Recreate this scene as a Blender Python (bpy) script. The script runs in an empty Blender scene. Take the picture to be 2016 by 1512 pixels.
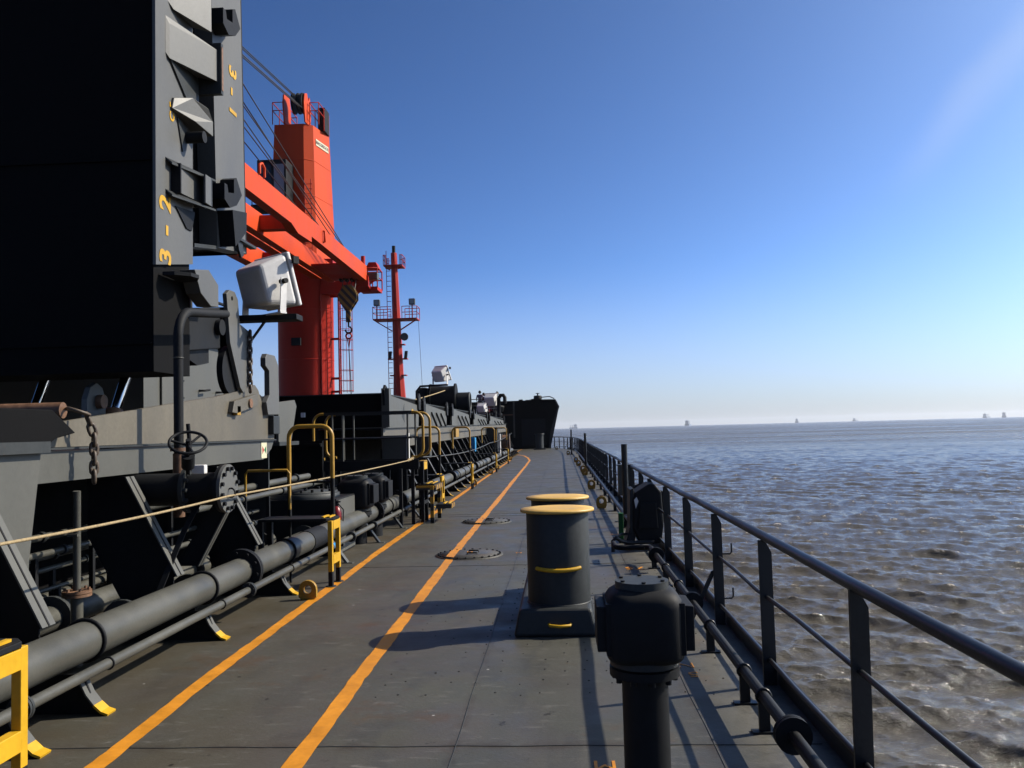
import bpy, bmesh, math, random
import numpy as np
from mathutils import Vector, Matrix
R = math.radians
random.seed(7); rng = np.random.default_rng(11)
scene = bpy.context.scene
col = scene.collection

# ------------------------------------------------------------------ camera
cam_d = bpy.data.cameras.new('camera'); cam = bpy.data.objects.new('camera', cam_d); col.objects.link(cam)
cam_d.sensor_fit = 'HORIZONTAL'; cam_d.sensor_width = 36.0; cam_d.lens = 36.0 * 1676 / 2016
cam_d.clip_start = 0.05; cam_d.clip_end = 60000
EYE = 1.72
M = Matrix(((0.99809769, 0.02885807, 0.05448122), (0.05592286, -0.05175839, -0.99709263), (-0.02595431, 0.9982426, -0.05327375)))
cam.matrix_world = Matrix.Translation((0, 0, EYE)) @ M.to_4x4()
scene.camera = cam

# ------------------------------------------------------------------ sky, sun, exposure
SUN = Vector((1.23, 0.45, 1.0)).normalized()
ELEV = math.asin(SUN.z); AZ = math.atan2(SUN.x, SUN.y)
world = bpy.data.worlds.new('World'); scene.world = world; world.use_nodes = True
wn, wl = world.node_tree.nodes, world.node_tree.links; wn.clear()
sky = wn.new('ShaderNodeTexSky'); sky.sky_type = 'NISHITA'; sky.sun_disc = False
sky.sun_elevation = ELEV; sky.sun_rotation = AZ; sky.altitude = 0; sky.air_density = 0.5; sky.dust_density = 1.5; sky.ozone_density = 4.0
bg = wn.new('ShaderNodeBackground'); bg.inputs['Strength'].default_value = 0.06
wo = wn.new('ShaderNodeOutputWorld')
gam = wn.new('ShaderNodeGamma'); gam.inputs['Gamma'].default_value = 1.4   # the camera's contrast
wl.new(sky.outputs['Color'], gam.inputs['Color']); tint = wn.new('ShaderNodeMix'); tint.data_type = 'RGBA'; tint.blend_type = 'MULTIPLY'; tint.inputs[0].default_value = 1.0; tint.inputs[7].default_value = (0.84, 1.01, 1.04, 1)
wl.new(gam.outputs['Color'], tint.inputs[6])
# one thin cirrus streak high on the right
tc = wn.new('ShaderNodeTexCoord')
da = M @ Vector((2040 - 1008, 756 - 40, -1676)); db = M @ Vector((1800 - 1008, 756 - 330, -1676)); da.normalize(); db.normalize()
pn = da.cross(db).normalized(); mid = (da + db).normalized()
def vdot(v):
    d = wn.new('ShaderNodeVectorMath'); d.operation = 'DOT_PRODUCT'; wl.new(tc.outputs['Generated'], d.inputs[0]); d.inputs[1].default_value = tuple(v); return d.outputs['Value']
def wmr(sock, a, b, lo=0., hi=1.):
    r = wn.new('ShaderNodeMapRange'); r.interpolation_type = 'SMOOTHSTEP'; r.inputs[1].default_value = a; r.inputs[2].default_value = b; r.inputs[3].default_value = lo; r.inputs[4].default_value = hi; wl.new(sock, r.inputs[0]); return r.outputs[0]
def wmath(op, a, b=None):
    m = wn.new('ShaderNodeMath'); m.operation = op; wl.new(a, m.inputs[0])
    if b is not None:
        if isinstance(b, float): m.inputs[1].default_value = b
        else: wl.new(b, m.inputs[1])
    return m.outputs[0]
cn_ = wn.new('ShaderNodeTexNoise'); cn_.inputs['Scale'].default_value = 7.0; cn_.inputs['Detail'].default_value = 5; wl.new(tc.outputs['Generated'], cn_.inputs['Vector'])
dist = wmath('ABSOLUTE', wmath('ADD', vdot(pn), wmath('MULTIPLY', wmath('ADD', cn_.outputs['Fac'], -0.5), 0.05)))
band = wmath('MULTIPLY', wmr(dist, 0.03, 0.0), wmr(vdot(da), 0.978, 1.0))
cl = wn.new('ShaderNodeMix'); cl.data_type = 'RGBA'; wl.new(wmath('MULTIPLY', band, 0.15), cl.inputs[0]); wl.new(tint.outputs[2], cl.inputs[6]); cl.inputs[7].default_value = (7.6, 8.2, 8.9, 1)
# pale marine haze low over the horizon, the same all round
sz = wn.new('ShaderNodeSeparateXYZ'); wl.new(tc.outputs['Generated'], sz.inputs[0])
hzm = wn.new('ShaderNodeMix'); hzm.data_type = 'RGBA'; wl.new(wmath('MULTIPLY', wmr(sz.outputs['Z'], 0.20, -0.05), 0.74), hzm.inputs[0]); wl.new(cl.outputs[2], hzm.inputs[6]); hzm.inputs[7].default_value = (6.3, 6.4, 6.85, 1)
wl.new(hzm.outputs[2], bg.inputs['Color']); wl.new(bg.outputs['Background'], wo.inputs['Surface'])
sd = bpy.data.lights.new('sun', 'SUN'); sd.energy = 5.0; sd.angle = R(0.5); sd.color = (1.0, 0.91, 0.77)
so = bpy.data.objects.new('sun', sd); col.objects.link(so)
so.rotation_euler = SUN.to_track_quat('Z', 'Y').to_euler(); so.location = (30, 20, 40)
vs = scene.view_settings; vs.view_transform = 'Standard'; vs.look = 'None'; vs.gamma = 1; vs.exposure = 0.79
scene.render.engine = 'CYCLES'
scene.cycles.use_denoising = True
scene.cycles.max_bounces = 6; scene.cycles.glossy_bounces = 3; scene.cycles.diffuse_bounces = 3; scene.cycles.volume_bounces = 0
scene.cycles.caustics_reflective = False; scene.cycles.caustics_refractive = False

# ------------------------------------------------------------------ materials
ALB = 0.62   # overall paint reflectance level
def mat_paint(name, c, rough=0.5, var=0.25, scale=1.2, rust=0.0, rustc=(0.13, 0.055, 0.025), metal=0.0, bump=0.15, spec=0.32, streak=0.0, fine=28.0, coat=0.0):
    c = tuple(x * ALB for x in c); rustc = tuple(x * ALB for x in rustc)
    m = bpy.data.materials.new(name); m.use_nodes = True
    N, L = m.node_tree.nodes, m.node_tree.links
    b = N['Principled BSDF']; b.inputs['Metallic'].default_value = metal
    b.inputs['Specular IOR Level'].default_value = spec
    if coat: b.inputs['Coat Weight'].default_value = coat
    g = N.new('ShaderNodeNewGeometry')
    n1 = N.new('ShaderNodeTexNoise'); n1.inputs['Scale'].default_value = scale; n1.inputs['Detail'].default_value = 6; n1.inputs['Roughness'].default_value = 0.62
    n2 = N.new('ShaderNodeTexNoise'); n2.inputs['Scale'].default_value = fine; n2.inputs['Detail'].default_value = 3
    L.new(g.outputs['Position'], n2.inputs['Vector'])
    if streak:
        mp = N.new('ShaderNodeMapping'); mp.inputs['Scale'].default_value = (1, 1, streak)
        L.new(g.outputs['Position'], mp.inputs['Vector']); L.new(mp.outputs['Vector'], n1.inputs['Vector'])
    else: L.new(g.outputs['Position'], n1.inputs['Vector'])
    mr = N.new('ShaderNodeMapRange'); mr.inputs[1].default_value = 0.3; mr.inputs[2].default_value = 0.7; mr.inputs[3].default_value = 1 - var; mr.inputs[4].default_value = 1 + var
    L.new(n1.outputs['Fac'], mr.inputs[0])
    mr2 = N.new('ShaderNodeMapRange'); mr2.inputs[1].default_value = 0.3; mr2.inputs[2].default_value = 0.7; mr2.inputs[3].default_value = 1 - var * .4; mr2.inputs[4].default_value = 1 + var * .4
    L.new(n2.outputs['Fac'], mr2.inputs[0])
    mu = N.new('ShaderNodeMath'); mu.operation = 'MULTIPLY'; L.new(mr.outputs[0], mu.inputs[0]); L.new(mr2.outputs[0], mu.inputs[1])
    vm = N.new('ShaderNodeVectorMath'); vm.operation = 'SCALE'; vm.inputs[0].default_value = c; L.new(mu.outputs[0], vm.inputs['Scale'])
    out = vm.outputs['Vector']
    if rust:
        n3 = N.new('ShaderNodeTexNoise'); n3.inputs['Scale'].default_value = 3.1; n3.inputs['Detail'].default_value = 8; n3.inputs['Roughness'].default_value = 0.7
        L.new(g.outputs['Position'], n3.inputs['Vector'])
        rr = N.new('ShaderNodeMapRange'); rr.inputs[1].default_value = 0.74 - 0.22 * rust; rr.inputs[2].default_value = 0.80 - 0.16 * rust
        L.new(n3.outputs['Fac'], rr.inputs[0])
        mx = N.new('ShaderNodeMix'); mx.data_type = 'RGBA'; L.new(rr.outputs[0], mx.inputs[0]); L.new(out, mx.inputs[6]); mx.inputs[7].default_value = (*rustc, 1)
        out = mx.outputs[2]
    L.new(out, b.inputs['Base Color'])
    ro = N.new('ShaderNodeMapRange'); ro.inputs[1].default_value = 0.3; ro.inputs[2].default_value = 0.7; ro.inputs[3].default_value = max(0.03, rough - 0.1); ro.inputs[4].default_value = min(1, rough + 0.1)
    L.new(n1.outputs['Fac'], ro.inputs[0]); L.new(ro.outputs[0], b.inputs['Roughness'])
    if bump:
        bp = N.new('ShaderNodeBump'); bp.inputs['Strength'].default_value = bump; bp.inputs['Distance'].default_value = 0.004
        L.new(n2.outputs['Fac'], bp.inputs['Height']); L.new(bp.outputs['Normal'], b.inputs['Normal'])
    return m

def mat_deck():
    m = mat_paint('deck_paint', (0.082, 0.081, 0.069), rough=0.5, var=0.16, scale=0.7, bump=0.0, spec=0.2)
    N, L = m.node_tree.nodes, m.node_tree.links; b = N['Principled BSDF']
    g = [n for n in N if n.type == 'NEW_GEOMETRY'][0]
    old = b.inputs['Base Color'].links[0].from_socket
    def mapped(sc, loc=(0, 0, 0)):
        mp = N.new('ShaderNodeMapping'); mp.inputs['Scale'].default_value = sc; mp.inputs['Location'].default_value = loc; L.new(g.outputs['Position'], mp.inputs['Vector']); return mp.outputs[0]
    def noise(sc, det, ro, vec=None, dist=0.0):
        n = N.new('ShaderNodeTexNoise'); n.inputs['Scale'].default_value = sc; n.inputs['Detail'].default_value = det; n.inputs['Roughness'].default_value = ro; n.inputs['Distortion'].default_value = dist
        L.new(vec or g.outputs['Position'], n.inputs['Vector']); return n.outputs['Fac']
    def rng_(s, a, bb, lo=0., hi=1.):
        r = N.new('ShaderNodeMapRange'); r.inputs[1].default_value = a; r.inputs[2].default_value = bb; r.inputs[3].default_value = lo; r.inputs[4].default_value = hi; L.new(s, r.inputs[0]); return r.outputs[0]
    def mix(f, a, cc):
        x = N.new('ShaderNodeMix'); x.data_type = 'RGBA'; L.new(f, x.inputs[0]); L.new(a, x.inputs[6]); x.inputs[7].default_value = (*(q * ALB for q in cc), 1); return x.outputs[2]
    def mul(a, bb):
        x = N.new('ShaderNodeMath'); x.operation = 'MULTIPLY'; L.new(a, x.inputs[0])
        if isinstance(bb, float): x.inputs[1].default_value = bb
        else: L.new(bb, x.inputs[1])
        return x.outputs[0]
    sp = N.new('ShaderNodeSeparateXYZ'); L.new(g.outputs['Position'], sp.inputs[0])
    # touched-up paint patches of slightly different greys
    o = mix(mul(rng_(noise(1.15, 3, .5, mapped((1, .7, 1)), .6), .42, .60), 0.6), old, (0.088, 0.080, 0.077))
    o = mix(mul(rng_(noise(1.5, 3, .5, mapped((1, .6, 1), (5, 3, 0)), .8), .47, .62), 0.5), o, (0.074, 0.077, 0.064))
    o = mix(mul(rng_(noise(2.3, 2, .5, mapped((1.2, .5, 1), (11, 7, 0)), .5), .56, .62), 0.35), o, (0.050, 0.052, 0.053))
    # brown walked-in dirt towards the pipes
    left = rng_(sp.outputs['X'], -0.6, -2.9)
    o = mix(mul(left, mul(rng_(noise(0.8, 5, .6), .3, .6), 0.75)), o, (0.072, 0.057, 0.034))
    # fine scuffs across the deck, chips and spots
    o = mix(mul(rng_(noise(1.0, 9, .72, mapped((3.0, 14.0, 1))), .57, .68), 0.7), o, (0.15, 0.145, 0.13))
    o = mix(mul(rng_(noise(2.2, 9, .75, mapped((2.0, 6.0, 1), (3, 9, 0)), 1.2), .61, .67), 0.8), o, (0.17, 0.16, 0.145))
    o = mix(mul(rng_(noise(6, 7, .72), .63, .67), 0.85), o, (0.022, 0.019, 0.017))
    o = mix(mul(rng_(noise(0.9, 8, .74, mapped((1, 1, 1), (2, 1, 0))), .56, .70), 0.7), o, (0.095, 0.052, 0.025))
    vo = N.new('ShaderNodeTexVoronoi'); vo.inputs['Scale'].default_value = 2.4; L.new(mapped((1, 1, 1)), vo.inputs['Vector'])
    o = mix(mul(rng_(vo.outputs['Distance'], .035, .02), 1.0), o, (0.38, 0.37, 0.35))
    vo2 = N.new('ShaderNodeTexVoronoi'); vo2.inputs['Scale'].default_value = 3.3; L.new(mapped((1, .7, 1), (4, 4, 0)), vo2.inputs['Vector'])
    o = mix(mul(rng_(vo2.outputs['Distance'], .05, .03), .85), o, (0.016, 0.013, 0.011))
    # rust bleeding from the transverse weld at 4.72 m and the longitudinal ones
    for sock, at_, wd in ((sp.outputs['Y'], 4.72, .10), (sp.outputs['X'], -0.62, .05), (sp.outputs['X'], 0.78, .06)):
        d = N.new('ShaderNodeMath'); d.operation = 'SUBTRACT'; L.new(sock, d.inputs[0]); d.inputs[1].default_value = at_
        ab = N.new('ShaderNodeMath'); ab.operation = 'ABSOLUTE'; L.new(d.outputs[0], ab.inputs[0])
        o = mix(mul(mul(rng_(ab.outputs[0], wd, 0.0), rng_(noise(4.5, 6, .7), .42, .62)), .65), o, (0.045, 0.032, 0.022))
    # pale salt along the deck edge
    e = mul(rng_(sp.outputs['X'], 0.8, 1.2), rng_(noise(3.5, 8, .7), .38, .52))
    o = mix(mul(e, 0.7), o, (0.19, 0.18, 0.155))
    L.new(o, b.inputs['Base Color'])
    L.new(rng_(noise(1.7, 6, .65, None, .4), .3, .7, .36, .66), b.inputs['Roughness'])
    # welded plates are a little wavy
    bp = N.new('ShaderNodeBump'); bp.inputs['Strength'].default_value = 0.35; bp.inputs['Distance'].default_value = 0.03
    L.new(noise(1.0, 3, .5), bp.inputs['Height'])
    bp2 = N.new('ShaderNodeBump'); bp2.inputs['Strength'].default_value = 0.4; bp2.inputs['Distance'].default_value = 0.004
    L.new(noise(45, 5, .65), bp2.inputs['Height']); L.new(bp.outputs[0], bp2.inputs['Normal']); L.new(bp2.outputs[0], b.inputs['Normal'])
    return m

def mat_stripes(name, ca, cb, period, ax=(0, 1, 1)):
    m = mat_paint(name, ca, 0.5, 0.2); N, L = m.node_tree.nodes, m.node_tree.links; b = N['Principled BSDF']
    g = [n for n in N if n.type == 'NEW_GEOMETRY'][0]; old = b.inputs['Base Color'].links[0].from_socket
    d = N.new('ShaderNodeVectorMath'); d.operation = 'DOT_PRODUCT'; d.inputs[1].default_value = tuple(a / period for a in ax); L.new(g.outputs['Position'], d.inputs[0])
    f = N.new('ShaderNodeMath'); f.operation = 'FRACT'; L.new(d.outputs['Value'], f.inputs[0])
    q = N.new('ShaderNodeMath'); q.operation = 'GREATER_THAN'; q.inputs[1].default_value = 0.5; L.new(f.outputs[0], q.inputs[0])
    x = N.new('ShaderNodeMix'); x.data_type = 'RGBA'; L.new(q.outputs[0], x.inputs[0]); L.new(old, x.inputs[6]); x.inputs[7].default_value = (*cb, 1)
    L.new(x.outputs[2], b.inputs['Base Color']); return m

def mat_sea():
    m = bpy.data.materials.new('muddy_water'); m.use_nodes = True
    N, L = m.node_tree.nodes, m.node_tree.links; b = N['Principled BSDF']
    b.inputs['Roughness'].default_value = 0.09; b.inputs['IOR'].default_value = 1.33
    g = N.new('ShaderNodeNewGeometry')
    def noise(sc, det, ro, mscale):
        mp = N.new('ShaderNodeMapping'); mp.inputs['Scale'].default_value = mscale; mp.inputs['Rotation'].default_value = (0, 0, R(18)); L.new(g.outputs['Position'], mp.inputs['Vector'])
        n = N.new('ShaderNodeTexNoise'); n.inputs['Scale'].default_value = sc; n.inputs['Detail'].default_value = det; n.inputs['Roughness'].default_value = ro
        L.new(mp.outputs[0], n.inputs['Vector']); return n.outputs['Fac']
    at = N.new('ShaderNodeAttribute'); at.attribute_name = 'foam'
    mx = N.new('ShaderNodeMix'); mx.data_type = 'RGBA'
    pr = N.new('ShaderNodeMath'); pr.operation = 'MULTIPLY'
    fr = N.new('ShaderNodeMapRange'); fr.inputs[1].default_value = .46; fr.inputs[2].default_value = .60
    L.new(noise(6.0, 6, .75, (1, 1, 1)), fr.inputs[0]); L.new(fr.outputs[0], pr.inputs[0]); L.new(at.outputs['Fac'], pr.inputs[1])
    cn = N.new('ShaderNodeMix'); cn.data_type = 'RGBA'; cn.inputs[6].default_value = (0.060, 0.052, 0.036, 1); cn.inputs[7].default_value = (0.080, 0.068, 0.047, 1)
    L.new(noise(0.05, 4, .6, (1, 2, 1)), cn.inputs[0])
    L.new(pr.outputs[0], mx.inputs[0]); L.new(cn.outputs[2], mx.inputs[6]); mx.inputs[7].default_value = (0.42, 0.38, 0.32, 1)
    L.new(mx.outputs[2], b.inputs['Base Color'])
    rr = N.new('ShaderNodeMapRange'); rr.inputs[3].default_value = 0.085; rr.inputs[4].default_value = 0.6; L.new(pr.outputs[0], rr.inputs[0]); L.new(rr.outputs[0], b.inputs['Roughness'])
    at2 = N.new('ShaderNodeAttribute'); at2.attribute_name = 'coarse'
    b1 = N.new('ShaderNodeBump'); b1.inputs['Strength'].default_value = 0.9; b1.inputs['Distance'].default_value = 0.05
    L.new(noise(7.0, 6, .62, (1, 2.0, 1)), b1.inputs['Height'])
    b2 = N.new('ShaderNodeBump'); b2.inputs['Distance'].default_value = 0.3
    L.new(noise(0.55, 5, .62, (1, 2.2, 1)), b2.inputs['Height']); L.new(at2.outputs['Fac'], b2.inputs['Strength'])
    # where single wavelets are no longer resolved they act as roughness
    gust = N.new('ShaderNodeMapRange'); gust.inputs[1].default_value = 0.36; gust.inputs[2].default_value = 0.64; gust.inputs[3].default_value = 0.04; gust.inputs[4].default_value = 0.40; L.new(noise(0.006, 9, .76, (0.5, 1.6, 1)), gust.inputs[0])
    ra = N.new('ShaderNodeMath'); ra.operation = 'MULTIPLY'; L.new(gust.outputs[0], ra.inputs[0]); L.new(at2.outputs['Fac'], ra.inputs[1])
    ad = N.new('ShaderNodeMath'); ad.operation = 'ADD'; L.new(rr.outputs[0], ad.inputs[0]); L.new(ra.outputs[0], ad.inputs[1]); L.new(ad.outputs[0], b.inputs['Roughness'])
    b3 = N.new('ShaderNodeBump'); b3.inputs['Distance'].default_value = 3.0
    L.new(noise(0.014, 10, .74, (1, 2.6, 1)), b3.inputs['Height']); L.new(at2.outputs['Fac'], b3.inputs['Strength']); L.new(b3.outputs[0], b2.inputs['Normal'])
    L.new(b2.outputs[0], b1.inputs['Normal']); L.new(b1.outputs[0], b.inputs['Normal'])
    return m

MT = {
 'deck': mat_deck(),
 'deckgrey': mat_paint('dark_deck_grey', (0.036, 0.040, 0.041), 0.52, 0.3, rust=0.28, spec=0.22),
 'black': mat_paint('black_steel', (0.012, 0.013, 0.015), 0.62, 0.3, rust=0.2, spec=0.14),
 'rail': mat_paint('rail_paint', (0.013, 0.015, 0.018), 0.42, 0.3, rust=0.32, fine=50),
 'pipe': mat_paint('pipe_grey', (0.084, 0.083, 0.070), 0.45, 0.22, scale=2.2, rust=0.08, fine=60),
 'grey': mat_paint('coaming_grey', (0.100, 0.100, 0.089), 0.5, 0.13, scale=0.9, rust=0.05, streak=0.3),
 'stain': mat_paint('stained_coaming_grey', (0.128, 0.114, 0.087), 0.5, 0.22, scale=1.4, rust=0.22, rustc=(0.24, 0.16, 0.085), streak=0.25),
 'dgrey': mat_paint('hatch_grey', (0.116, 0.116, 0.110), 0.5, 0.12, scale=0.8, rust=0.03, streak=0.3),
 'under': mat_paint('shade_black', (0.006, 0.006, 0.0065), 0.75, 0.3, spec=0.06),  # near-black with shade put into the colour: aft faces, recesses, grooves
 'orange': mat_paint('crane_orange', (0.66, 0.070, 0.011), 0.55, 0.16, scale=0.6, bump=0.05, spec=0.14, streak=0.2),
 'red': mat_paint('crane_red', (0.50, 0.028, 0.014), 0.5, 0.2, scale=0.6, bump=0.05, spec=0.15, streak=0.2),
 'yellow': mat_paint('safety_yellow', (0.66, 0.37, 0.014), 0.45, 0.15, rust=0.10, scale=3),
 'oyellow': mat_paint('tube_yellow', (0.42, 0.235, 0.025), 0.42, 0.18, rust=0.10, scale=3),
 'paleyel': mat_paint('bollard_cap_yellow', (0.72, 0.44, 0.10), 0.5, 0.16, scale=4, rust=0.16, rustc=(0.3, 0.2, 0.1)),
 'line': mat_paint('line_orange', (0.66, 0.255, 0.014), 0.5, 0.18, scale=5, rust=0.34, rustc=(0.17, 0.10, 0.05)),
 'white': mat_paint('lamp_white', (0.85, 0.83, 0.80), 0.4, 0.1, scale=3, rust=0.12, rustc=(0.30, 0.2, 0.1)),
 'chrome': mat_paint('chrome_rod', (0.6, 0.6, 0.62), 0.12, 0.05, metal=1.0, bump=0),
 'ruststeel': mat_paint('rusty_steel', (0.19, 0.10, 0.055), 0.6, 0.4, scale=7, rust=0.5),
 'chain': mat_paint('chain_steel', (0.10, 0.075, 0.055), 0.5, 0.35, scale=12, rust=0.3),
 'rope': mat_paint('manila_rope', (0.36, 0.27, 0.145), 0.85, 0.3, scale=40, bump=0.5, fine=160),
 'wire': mat_paint('wire_rope', (0.035, 0.033, 0.032), 0.5, 0.2),
 'glass': mat_paint('dark_glass', (0.02, 0.024, 0.03), 0.08, 0.1, bump=0),
 'lens': mat_paint('lamp_glass', (0.30, 0.32, 0.34), 0.1, 0.1, bump=0),
 'cream': mat_paint('cream_plate', (0.70, 0.66, 0.46), 0.5, 0.05, bump=0),
 'ink': mat_paint('dark_ink', (0.05, 0.04, 0.04), 0.6, 0.1, bump=0),
 'signred': mat_paint('sign_red', (0.42, 0.05, 0.035), 0.5, 0.05, bump=0),
 'signgreen': mat_paint('sign_green', (0.02, 0.16, 0.06), 0.5, 0.05, bump=0),
 'firered': mat_paint('extinguisher_red', (0.22, 0.012, 0.016), 0.35, 0.1),
 'blue': mat_paint('blue_paint', (0.02, 0.28, 0.62), 0.45, 0.1),
 'green': mat_paint('green_paint', (0.02, 0.15, 0.035), 0.5, 0.1),
 'skin': mat_paint('skin', (0.22, 0.12, 0.08), 0.5, 0.1, bump=0),
 'hair': mat_paint('hair', (0.012, 0.01, 0.01), 0.6, 0.1, bump=0),
 'shirt': mat_paint('grey_shirt', (0.20, 0.14, 0.19), 0.8, 0.1, bump=0),
 'boiler': mat_paint('red_boilersuit', (0.18, 0.02, 0.025), 0.8, 0.1, bump=0),
 'dark_cloth': mat_paint('dark_cloth', (0.03, 0.028, 0.035), 0.8, 0.1, bump=0),
 'stripe': mat_stripes('hazard_stripes', (0.45, 0.24, 0.02), (0.02, 0.02, 0.022), 0.26, (0, -1.0, 1)),
 'hookstripe': mat_stripes('hook_stripes', (0.30, 0.17, 0.03), (0.02, 0.02, 0.022), 0.44, (1.1, 0, 1)),
 'sea': mat_sea(),
 'shipgrey': mat_paint('far_ship_hull', (0.20, 0.26, 0.36), 0.6, 0.1, scale=.1, bump=0),  # paled and blued: distance haze put into the hull colour
 'shipwhite': mat_paint('far_ship_white', (0.42, 0.5, 0.6), 0.6, 0.1, scale=.1, bump=0),  # white likewise blued to carry some of the distance haze
}

# ------------------------------------------------------------------ mesh helpers
def V(*a): return Vector(a)
class MB:
    def __init__(s): s.v = []; s.f = []; s.sm = []
    def add(s, vs, fs, smooth=False):
        k = len(s.v); s.v += [tuple(v) for v in vs]
        for i, f in enumerate(fs):
            s.f.append(tuple(k + j for j in f)); s.sm.append(smooth if isinstance(smooth, bool) else smooth[i])
        return s
    def box(s, x0, x1, y0, y1, z0, z1):
        return s.add([(x, y, z) for z in (z0, z1) for y in (y0, y1) for x in (x0, x1)],
                     [(0, 2, 3, 1), (4, 5, 7, 6), (0, 1, 5, 4), (2, 6, 7, 3), (0, 4, 6, 2), (1, 3, 7, 5)])
    def hexa(s, p):  # 8 points: bottom ring 4, top ring 4
        return s.add(p, [(3, 2, 1, 0), (4, 5, 6, 7), (0, 1, 5, 4), (1, 2, 6, 5), (2, 3, 7, 6), (3, 0, 4, 7)])
    def prism(s, pts, ax, a, b):
        def P(p, t): return (t, p[0], p[1]) if ax == 'x' else ((p[0], t, p[1]) if ax == 'y' else (p[0], p[1], t))
        n = len(pts)
        area = sum(pts[i][0] * pts[(i + 1) % n][1] - pts[(i + 1) % n][0] * pts[i][1] for i in range(n))
        if (area < 0) ^ (ax == 'y'): pts = pts[::-1]
        if b < a: a, b = b, a
        vs = [P(p, a) for p in pts] + [P(p, b) for p in pts]
        fs = [tuple(range(n - 1, -1, -1)), tuple(range(n, 2 * n))] + [(i, (i + 1) % n, n + (i + 1) % n, n + i) for i in range(n)]
        return s.add(vs, fs)
    def cyl(s, p0, p1, r, n=14, r1=None, caps=True):
        p0, p1 = Vector(p0), Vector(p1); r1 = r if r1 is None else r1
        d = (p1 - p0).normalized(); u = d.orthogonal().normalized(); w = d.cross(u)
        ring = lambda p, rr: [p + (u * math.cos(2 * math.pi * i / n) + w * math.sin(2 * math.pi * i / n)) * rr for i in range(n)]
        vs = ring(p0, r) + ring(p1, r1)
        s.add(vs, [(i, (i + 1) % n, n + (i + 1) % n, n + i) for i in range(n)], True)
        if caps:
            s.add(ring(p0, r), [tuple(range(n - 1, -1, -1))]); s.add(ring(p1, r1), [tuple(range(n))])
        return s
    def tube(s, path, r, n=10, closed=False):
        P = [Vector(p) for p in path]; m = len(P); rings = []
        up = None
        for i in range(m):
            if closed: d = (P[(i + 1) % m] - P[i - 1])
            else: d = (P[min(i + 1, m - 1)] - P[max(i - 1, 0)])
            d.normalize()
            if up is None: up = d.orthogonal().normalized()
            u = (up - d * up.dot(d))
            u = u.normalized() if u.length > 1e-5 else d.orthogonal().normalized(); up = u
            w = d.cross(u)
            rings.append([P[i] + (u * math.cos(2 * math.pi * k / n) + w * math.sin(2 * math.pi * k / n)) * r for k in range(n)])
        vs = [v for rg in rings for v in rg]; fs = []
        for i in range(m if closed else m - 1):
            a, b = i * n, ((i + 1) % m) * n
            fs += [(a + k, a + (k + 1) % n, b + (k + 1) % n, b + k) for k in range(n)]
        s.add(vs, fs, True)
        if not closed: s.add(rings[0], [tuple(range(n - 1, -1, -1))]); s.add(rings[-1], [tuple(range(n))])
        return s
    def torus(s, c, axis, r, t, n=24, m=8):
        c = Vector(c); d = Vector(axis).normalized(); u = d.orthogonal().normalized(); w = d.cross(u)
        return s.tube([c + (u * math.cos(2 * math.pi * i / n) + w * math.sin(2 * math.pi * i / n)) * r for i in range(n)], t, m, True)
    def lathe(s, prof, c=(0, 0), n=28):
        vs = [(c[0] + r * math.cos(2 * math.pi * i / n), c[1] + r * math.sin(2 * math.pi * i / n), z) for r, z in prof for i in range(n)]
        fs = []
        for j in range(len(prof) - 1):
            fs += [(j * n + i, j * n + (i + 1) % n, (j + 1) * n + (i + 1) % n, (j + 1) * n + i) for i in range(n)]
        s.add(vs, fs, True)
        k = len(prof) - 1
        s.add(vs[k * n:], [tuple(range(n))]); s.add(vs[:n], [tuple(range(n - 1, -1, -1))]); return s
    def sphere(s, c, r, n=10, sz=1.0):
        prof = [(max(1e-4, r * math.sin(math.pi * j / n)), c[2] - r * sz * math.cos(math.pi * j / n)) for j in range(n + 1)]
        return s.lathe(prof, (c[0], c[1]), n * 2)
    def flat(s, path, w, t, normal):  # flat bar following a path; width w along `normal`, thickness t
        P = [Vector(p) for p in path]; nn = Vector(normal).normalized(); vs = []
        for i, p in enumerate(P):
            d = (P[min(i + 1, len(P) - 1)] - P[max(i - 1, 0)]).normalized(); k = d.cross(nn).normalized()
            vs += [p - nn * w / 2, p + nn * w / 2, p + nn * w / 2 + k * t, p - nn * w / 2 + k * t]
        fs = [(3, 2, 1, 0)] + [(4 * i + a, 4 * i + (a + 1) % 4, 4 * i + 4 + (a + 1) % 4, 4 * i + 4 + a) for i in range(len(P) - 1) for a in range(4)]
        q = 4 * (len(P) - 1); fs.append((q, q + 1, q + 2, q + 3))
        return s.add(vs, fs)
    def ramp(s, x0, y0, y1, lo=.12):  # lets a fitting grow out of the plate at x0 from y0 to y1
        s.v = [(x0 + (v[0] - x0) * max(lo, min(1, (v[1] - y0) / (y1 - y0))), v[1], v[2]) for v in s.v]; return s
    def xform(s, mtx): s.v = [tuple(mtx @ Vector(v)) for v in s.v]; return s
    def build(s, name, mat, parent=None, bevel=0.0, base=None, seg=2):
        me = bpy.data.meshes.new(name); off = Vector((0, 0, 0))
        if parent is not None:
            p = parent
            while p is not None: off += p.location; p = p.parent
        elif base is not None: off = Vector(base)
        me.from_pydata([tuple(Vector(v) - off) for v in s.v], [], s.f); me.update()
        me.polygons.foreach_set('use_smooth', s.sm)
        me.materials.append(MT[mat] if isinstance(mat, str) else mat)
        bm = bmesh.new(); bm.from_mesh(me); bmesh.ops.recalc_face_normals(bm, faces=bm.faces); bm.to_mesh(me); bm.free()
        o = bpy.data.objects.new(name, me); col.objects.link(o)
        if parent is not None: o.parent = parent
        elif base is not None: o.location = off
        if bevel:
            b = o.modifiers.new('bevel', 'BEVEL'); b.width = bevel; b.segments = seg; b.limit_method = 'ANGLE'; b.angle_limit = R(40)
        return o

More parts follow.
